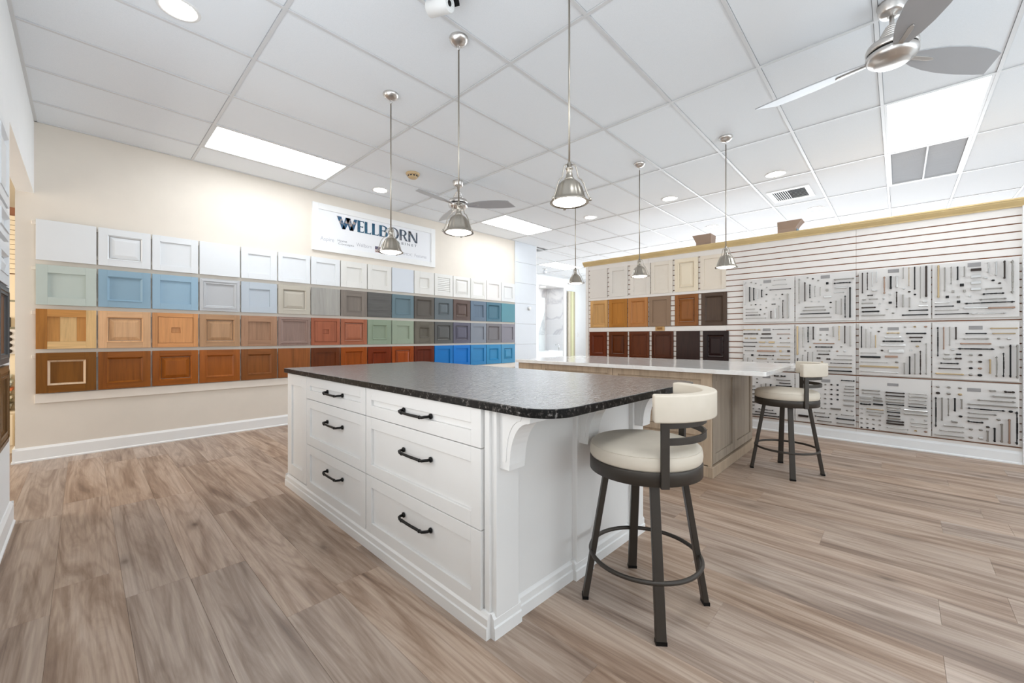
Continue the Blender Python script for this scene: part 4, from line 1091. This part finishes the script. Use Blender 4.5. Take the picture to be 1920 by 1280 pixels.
ct = obj('countertop', MB().prism(rounded(W_(1.068, 0)[0], W_(0, 0.835)[1], W_(2.375, 0)[0], W_(0, 3.565)[1], (0.135, 0.08, 0.03, 0.03)), 0.897, 0.931), M_GRANITE, None, (1.076, 1.158, 0), (0, 0, -0.0134), bevel=0.004, seg=3)
tag(ct, 'speckled black granite countertop with rounded corners on the white island', 'countertop')

# second island
M_OAK = wood('greige_oak', (184, 163, 140), 0.45, 0.22, 0.8)
M_OAKG = wood('darker_greige_oak', (160, 146, 130), 0.45, 0.24, 0.8)  # darker, greyer oak tone for the end panels
is2 = thing('kitchen_island', 'greige oak island with shaker panels under the white quartz top', 'island', (3.62, 1.14, 0), 0.0)
LX, LY = 1.30, 2.19
obj('carcass', MB().box(0.02, 0.02, 0.04, LX, LY, 0.876), M_OAK, is2)
def front(y1, y0, z0, z1, fw, sh=True):
    Wd = y1 - y0 - 0.004
    mb = shaker_front(Wd, z1 - z0, fw) if sh else MB().box(0, -0.02, 0, Wd, 0, z1 - z0)
    return obj('drawer' if sh else 'filler_panel', mb, M_OAK, is2, (0.02, y1 - 1.14 - 0.002, z0), (0, 0, R(-90)), bevel=0.0015)
front(3.33, 2.975, 0.1, 0.872, 0.05, False)
for y1, y0 in ((2.975, 2.06), (2.06, 1.165)):
    for z0, z1 in ((0.68, 0.872), (0.4, 0.676), (0.1, 0.396)):
        d = front(y1, y0, z0, z1, 0.055)
        handle(d, (y1 - y0) / 2, -0.013, (z1 - z0) / 2)
obj('corner_post', MB().box(0.0, 0.0, 0.09, 0.03, 0.028, 0.876), M_OAK, is2, bevel=0.002)
for x0 in (0.032, 0.032 + (LX - 0.03) / 2):
    Wd = (LX - 0.032) / 2
    mb = MB(); fw = 0.075; H = 0.772; T2 = 0.024
    for nm, dd in (('stile', (0, -T2, 0, fw, 0, H)), ('stile', (Wd - fw, -T2, 0, Wd, 0, H)), ('rail', (fw, -T2, 0, Wd - fw, 0, fw)), ('rail', (fw, -T2, H - fw, Wd - fw, 0, H)), ('panel', (fw, -T2 + 0.011, fw, Wd - fw, 0, H - fw))):
        boxo('end_' + nm, dd, M_OAKG, is2, (x0, 0.02, 0.104), bevel=0.0015)
obj('base_moulding', MB().box(-0.014, -0.018, 0, LX + 0.012, 0.02, 0.09), M_OAK, is2, bevel=0.004)
obj('base_moulding', MB().box(-0.014, 0.02, 0, 0.02, LY, 0.09), M_OAK, is2, bevel=0.004)
obj('base_moulding', MB().box(LX - 0.004, 0.02, 0, LX + 0.014, LY, 0.09), M_OAK, is2, bevel=0.004)
obj('side_panel', MB().box(LX, 0.0, 0.09, LX + 0.012, LY, 0.876), M_OAK, is2)
ct2 = obj('countertop', MB().prism(rounded(3.575, 0.735, 4.97, 3.345, (0.02, 0.06, 0.02, 0.02)), 0.876, 0.912), M_QUARTZ, None, bevel=0.003)
tag(ct2, 'glossy white quartz countertop on the greige oak island', 'countertop')

# ================================================================== STOOLS
def stool(loc, rz, legoff, label):
    t = thing('bar_stool', label, 'stool', (loc[0], loc[1], 0), rz, 'swivel counter stools')
    cush = [(0.0, 0.727), (0.10, 0.7265), (0.17, 0.724), (0.205, 0.72), (0.224, 0.7135), (0.2345, 0.704), (0.239, 0.69), (0.24, 0.672), (0.238, 0.655), (0.232, 0.646), (0.0, 0.646)]
    c = obj('seat', MB().lathe(cush, 56), M_SEAT, t)
    obj('piping', MB().tube([(0.2345 * math.cos(2 * PI * q / 56), 0.2345 * math.sin(2 * PI * q / 56), 0.7035) for q in range(56)], 0.0016, 6, closed=True), M_SEAT, c)
    obj('seat_ring', MB().lathe([(0.2, 0.648), (0.238, 0.648), (0.24, 0.644), (0.24, 0.592), (0.236, 0.59), (0.226, 0.59), (0.226, 0.60), (0.0, 0.60)], 56), M_STOOL, t)
    obj('swivel_plate', MB().lathe([(0.0, 0.6), (0.15, 0.6), (0.165, 0.592), (0.165, 0.582), (0.0, 0.582)], 40), M_STOOL, t)
    for k in range(4):
        an = legoff + k * PI / 2
        d = Vector((math.cos(an), math.sin(an), 0)); s_ = Vector((-math.sin(an), math.cos(an), 0))
        top, bot = d * 0.165 + Vector((0, 0, 0.592)), d * 0.262 + Vector((0, 0, 0.012))
        vs_ = []
        for p, wd, th in ((bot, 0.0205, 0.0125), (top, 0.0185, 0.0125)):
            for sx, sy in ((-1, -1), (1, -1), (1, 1), (-1, 1)):
                vs_.append(p + s_ * wd * sx + d * th * sy)
        lg = obj('leg', MB().add(vs_, [(0, 3, 2, 1), (4, 5, 6, 7), (0, 1, 5, 4), (1, 2, 6, 5), (2, 3, 7, 6), (3, 0, 4, 7)]), M_STOOL, t, bevel=0.003)
        vs2 = []
        for z, gx_ in ((0, 0.0215), (0.014, 0.0212)):
            p = d * 0.263 + Vector((0, 0, z))
            for sx, sy in ((-1, -1), (1, -1), (1, 1), (-1, 1)):
                vs2.append(p + s_ * gx_ * sx + d * 0.0135 * sy)
        obj('foot_cap', MB().add(vs2, [(0, 3, 2, 1), (4, 5, 6, 7), (0, 1, 5, 4), (1, 2, 6, 5), (2, 3, 7, 6), (3, 0, 4, 7)]), M_BLACK, lg)
    obj('foot_ring', MB().tube([(0.236 * math.cos(2 * PI * q / 64), 0.236 * math.sin(2 * PI * q / 64), 0.215) for q in range(64)], 0.0095, 8, closed=True), M_STOOL, t)
    def band(a0, a1, r0, r1, z0, z1, n, nm, m, bev):
        mb = MB()
        vs_ = []
        for q in range(n + 1):
            an = R(-90 + a0 + (a1 - a0) * q / n)
            c_, s__ = math.cos(an), math.sin(an)
            for r, z in ((r0, z0), (r1, z0), (r1, z1), (r0, z1)):
                vs_.append((r * c_, r * s__, z))
        fs = [(0, 1, 2, 3), (4 * n + 3, 4 * n + 2, 4 * n + 1, 4 * n)]
        for q in range(n):
            for e in range(4):
                e2 = (e + 1) % 4
                fs.append((q * 4 + e, q * 4 + e2, q * 4 + 4 + e2, q * 4 + 4 + e))
        mb.add(vs_, fs)
        return obj(nm, mb, m, t, bevel=bev, seg=3)
    for s in (-59, 59):
        an = R(-90 + s)
        d = Vector((math.cos(an), math.sin(an), 0)); s_ = Vector((-math.sin(an), math.cos(an), 0))
        vs_ = []
        for z in (0.588, 0.87):
            for sx, sy in ((-1, 0), (1, 0), (1, 1), (-1, 1)):
                vs_.append(d * (0.24 + 0.014 * sy) + s_ * 0.0165 * sx + Vector((0, 0, z)))
        obj('back_post', MB().add(vs_, [(0, 3, 2, 1), (4, 5, 6, 7), (0, 1, 5, 4), (1, 2, 6, 5), (2, 3, 7, 6), (3, 0, 4, 7)]), M_STOOL, t, bevel=0.002)
    band(-59, 59, 0.243, 0.253, 0.823, 0.853, 40, 'back_band', M_STOOL, 0.0015)
    band(-59, 59, 0.243, 0.253, 0.758, 0.786, 40, 'back_band', M_STOOL, 0.0015)
    bk = band(-70, 70, 0.236, 0.292, 0.852, 0.958, 48, 'backrest', M_SEAT, 0.007)
    for p in bk.data.polygons: p.use_smooth = True
    return t
stool((1.736, 0.829), R(12.5), R(38.7 - 12.5), 'cream swivel stool pulled up to the black-topped island')
stool((4.26, 0.72), R(12.5), R(19.5 - 12.5), 'cream swivel stool at the end of the white-topped island')

# ================================================================== CARTONS ON THE SLAT WALL
def carton(loc, rz, w, d, h, flare, label, bow):
    t = thing('cardboard_box', label, 'box', loc, rz, 'open cartons on top of the slatted wall')
    th = 0.005
    mb = MB().box(-w / 2, -d / 2, 0, w / 2, d / 2, th)
    mb.box(-w / 2, -d / 2, th, -w / 2 + th, d / 2, h).box(w / 2 - th, -d / 2, th, w / 2, d / 2, h).box(-w / 2 + th, -d / 2, th, w / 2 - th, -d / 2 + th, h).box(-w / 2 + th, d / 2 - th, th, w / 2 - th, d / 2, h)
    obj('body', mb, M_CARD, t)
    L = bow
    for nm, poly in (('flap', None),):
        # front flap folded outward and upright, wider at its top
        vs_ = [(-w / 2, -d / 2, h - 0.001), (w / 2, -d / 2, h - 0.001), (w / 2 + flare[1], -d / 2 - 0.02, h + L), (-w / 2 - flare[0], -d / 2 - 0.02, h + L)]
        vs_ += [(x_, y_ + 0.004, z_) for x_, y_, z_ in vs_]
        obj('flap', MB().add(vs_, [(0, 1, 2, 3), (7, 6, 5, 4), (0, 4, 5, 1), (1, 5, 6, 2), (2, 6, 7, 3), (3, 7, 4, 0)]), M_CARD, t)
    for s, fl_ in ((-1, flare[0]), (1, flare[1])):
        x0 = s * w / 2
        n = 5
        vs_ = []
        for q in range(n + 1):
            u = q / n
            vs_ += [(x0 + s * (fl_ * u ** 1.6), -d / 2, h + L * u - 0.001), (x0 + s * (fl_ * u ** 1.6), d / 2, h + L * u - 0.001)]
        m_ = len(vs_)
        vs_ += [(a - s * 0.004, b, c_) for a, b, c_ in vs_]
        fs = []
        for q in range(n):
            fs += [(2 * q, 2 * q + 1, 2 * q + 3, 2 * q + 2), (m_ + 2 * q, m_ + 2 * q + 2, m_ + 2 * q + 3, m_ + 2 * q + 1), (2 * q, 2 * q + 2, m_ + 2 * q + 2, m_ + 2 * q), (2 * q + 1, m_ + 2 * q + 1, m_ + 2 * q + 3, 2 * q + 3)]
        fs += [(0, m_, m_ + 1, 1), (2 * n, 2 * n + 1, m_ + 2 * n + 1, m_ + 2 * n)]
        obj('flap', MB().add(vs_, fs), M_CARD, t)
    return t
carton((6.15, 2.01, 2.462), R(-90), 0.2, 0.2, 0.06, (0.045, 0.005), 'smaller open brown carton on the slat wall, nearer the passage', 0.105)
c2 = carton((6.15, 1.02, 2.462), R(-90), 0.19, 0.2, 0.07, (0.0, 0.065), 'larger open brown carton on the slat wall with a blue sheet', 0.09)
obj('packing_sheet', MB().prism([(0.1, 0.0), (0.155, 0.0), (0.11, 0.06), (0.1, 0.06)], -0.06, 0.06, 'y'), paint('blue_packing_sheet', (140, 178, 204), 0.5), c2)

# ================================================================== FAR SHOWER DISPLAY
t = thing('shower_display', 'white marble shower alcove with white frame beyond the passage', 'shower', (10.22, 8.55, 0))
AW = 1.38
for i in range(3):
    for j in range(4):
        boxo('marble_panel', (0.0, 0, 0, AW / 3 - 0.003, 0.02, 0.55 - 0.003), M_MARBLE, t, (i * AW / 3, 0.72, 0.7 + j * 0.55), bevel=0.001)
for j in range(4):
    boxo('marble_panel', (0, 0, 0, 0.02, 0.72, 0.547), M_MARBLE, t, (0, 0, 0.7 + j * 0.55), bevel=0.001)
    boxo('marble_panel', (0, 0, 0, 0.02, 0.72, 0.547), M_MARBLE, t, (AW - 0.02, 0, 0.7 + j * 0.55), bevel=0.001)
boxo('soffit', (0, 0, 2.9, AW, 0.74, 2.95), M_TRIM, t)
obj('downlight', MB().lathe([(0.0, 2.894), (0.09, 2.896), (0.1, 2.9)], 24, c=(AW / 2, 0.35, 0)), M_SPOT, t)  # glowing soffit lens added to brighten the enclosed alcove
obj('tub', MB().box(0.02, -0.02, 0, AW - 0.02, 0.1, 0.7).box(0.02, 0.6, 0, AW - 0.02, 0.72, 0.7).box(0.02, 0.1, 0, AW - 0.02, 0.6, 0.5), M_TRIM, t, bevel=0.01)
obj('casing', MB().box(-0.13, -0.03, 0, 0, 0, 3.03).box(AW, -0.03, 0, AW + 0.16, 0, 3.03).box(0, -0.03, 2.9, AW, 0, 3.03), M_TRIM, t, bevel=0.004)
gm, gnt, gnd, glk, gbs = base_mat('clear_glass')
gbs.inputs['Base Color'].default_value = (0.93, 0.97, 0.95, 1); gbs.inputs['Roughness'].default_value = 0.02
gbs.inputs['Transmission Weight'].default_value = 1.0; gbs.inputs['IOR'].default_value = 1.45
boxo('glass_screen', (0.03, 0.04, 0.7, 0.42, 0.048, 2.5), gm, t)
obj('tap', MB().tube([(1.2, 0.05, 0.7), (1.2, 0.05, 0.9), (1.2, 0.12, 0.93), (1.2, 0.2, 0.9)], 0.015, 8), M_CHROME, t)
t = thing('tall_sample_panel', 'tall olive and tan boards standing beside the shower alcove', 'panel', (11.82, 8.515, 0))
for q, c_ in enumerate(((206, 196, 176), (190, 186, 150), (214, 214, 172), (176, 168, 140))):
    boxo('board', (0, -0.05, 0, 0.098, 0, 2.8), paint('tall_board_%s' % 'abcd'[q], c_, 0.6), t, (q * 0.1, 0, 0), bevel=0.002)
t = thing('track_spot', 'small white ceiling spot before the far shower alcove', 'light', (9.6, 7.75, CEIL + 0.006))
obj('base', MB().lathe([(0.07, 0), (0.07, -0.02), (0.02, -0.03), (0.02, -0.06)], 20), M_WHITEPL, t)
obj('head', MB().lathe([(0.04, -0.05), (0.06, -0.09), (0.06, -0.14), (0.0, -0.14)], 20), M_GREYPL, t)

# ================================================================== DISPLAY SEEN THROUGH THE DOORWAY
YR = 6.78
t = thing('tile_display_rack', 'cream slatted display rack with tiles seen through the doorway', 'display rack', (-1.15, YR, 0))
boxo('backing', (0, 0.02, 0, 1.0, 0.06, 2.55), M_GROOVE, t)
for q in range(12):
    z = 2.46 - q * 0.051
    boxo('slat', (0, 0, 0, 1.0, 0.02, 0.046), M_CREAM, t, (0, 0, z - 0.048))
boxo('panel', (0, 0, 1.36, 1.0, 0.02, 1.84), M_CREAM, t)
boxo('panel', (0, 0, 0.0, 1.0, 0.02, 1.36), M_CREAM, t)
boxo('shelf', (0, -0.004, 1.55, 1.0, 0, 1.57), paint('olive_grey_shelf', (150, 146, 126), 0.6), t)
boxo('shelf', (0, -0.004, 1.265, 1.0, 0, 1.285), paint('olive_grey_shelf', (150, 146, 126), 0.6), t)
t = thing('display_cabinet', 'low cream cabinet under the tile stack through the doorway', 'cabinet', (-1.48, YR - 0.006, 0))
boxo('body', (0, -0.24, 0, 1.0, 0, 0.4), M_CREAM, t)
boxo('top', (-0.005, -0.25, 0.4, 1.005, 0, 0.42), M_CREAM, t, bevel=0.003)
boxo('door', (0.01, -0.252, 0.08, 0.497, -0.24, 0.39), M_CREAM, t, bevel=0.002)
boxo('door', (0.503, -0.252, 0.08, 0.99, -0.24, 0.39), M_CREAM, t, bevel=0.002)
t = thing('dark_sample_block', 'dark brown block on the cream display rack through the doorway', 'sample', (-0.72, YR - 0.0045, 1.285))
boxo('body', (0, -0.03, 0.0, 0.2, 0, 0.1), paint('dark_brown_block', (66, 58, 48), 0.6), t, bevel=0.003)
boxo('label_strip', (0.02, -0.033, 0.03, 0.18, -0.03, 0.05), M_CREAM, t)
ros = thing('rosette_board', 'white board of black mosaic rosettes through the doorway', 'display board', (-0.9, YR - 0.006, 1.0))
boxo('board', (0, -0.025, 0, 0.42, 0, 0.26), M_BOARD, ros, bevel=0.002)
for i in range(5):
    for j in range(4):
        obj('rosette', MB().lathe([(0.022, 0.0), (0.02, 0.008), (0.0, 0.01)], 10, M=Matrix.Rotation(R(90), 4, 'X')), HW['d'], ros, (0.05 + i * 0.08, -0.025, 0.03 + j * 0.062))
stk = [(0.445, (150, 140, 126)), (0.475, (176, 168, 150)), (0.505, (140, 136, 120)), (0.54, (188, 180, 160)), (0.575, (150, 150, 112)), (0.605, (206, 200, 180)), (0.64, (196, 192, 176)), (0.675, (214, 206, 186)), (0.705, (216, 120, 76)), (0.735, (170, 182, 190)), (0.765, (184, 196, 200)), (0.80, (196, 200, 190)), (0.835, (180, 190, 186)), (0.87, (206, 208, 200))]
for q, (z, c_) in enumerate(stk):
    o = boxo('tile_sample', (0, -0.2, 0, 0.3, 0, 0.026), paint('tile_sample_tone_%s' % 'abcdefghijklmn'[q], c_, 0.5), None, (-0.82 + 0.01 * (q % 3), YR - 0.012, 0.42 + q * 0.0262), bevel=0.002)
    tag(o, ('orange tile in the stack on the display cabinet through the doorway' if q == 8 else '%s tile from the bottom of the stack on the doorway display cabinet' % ORD[q]), 'tile', 'stacked tile samples through the doorway')
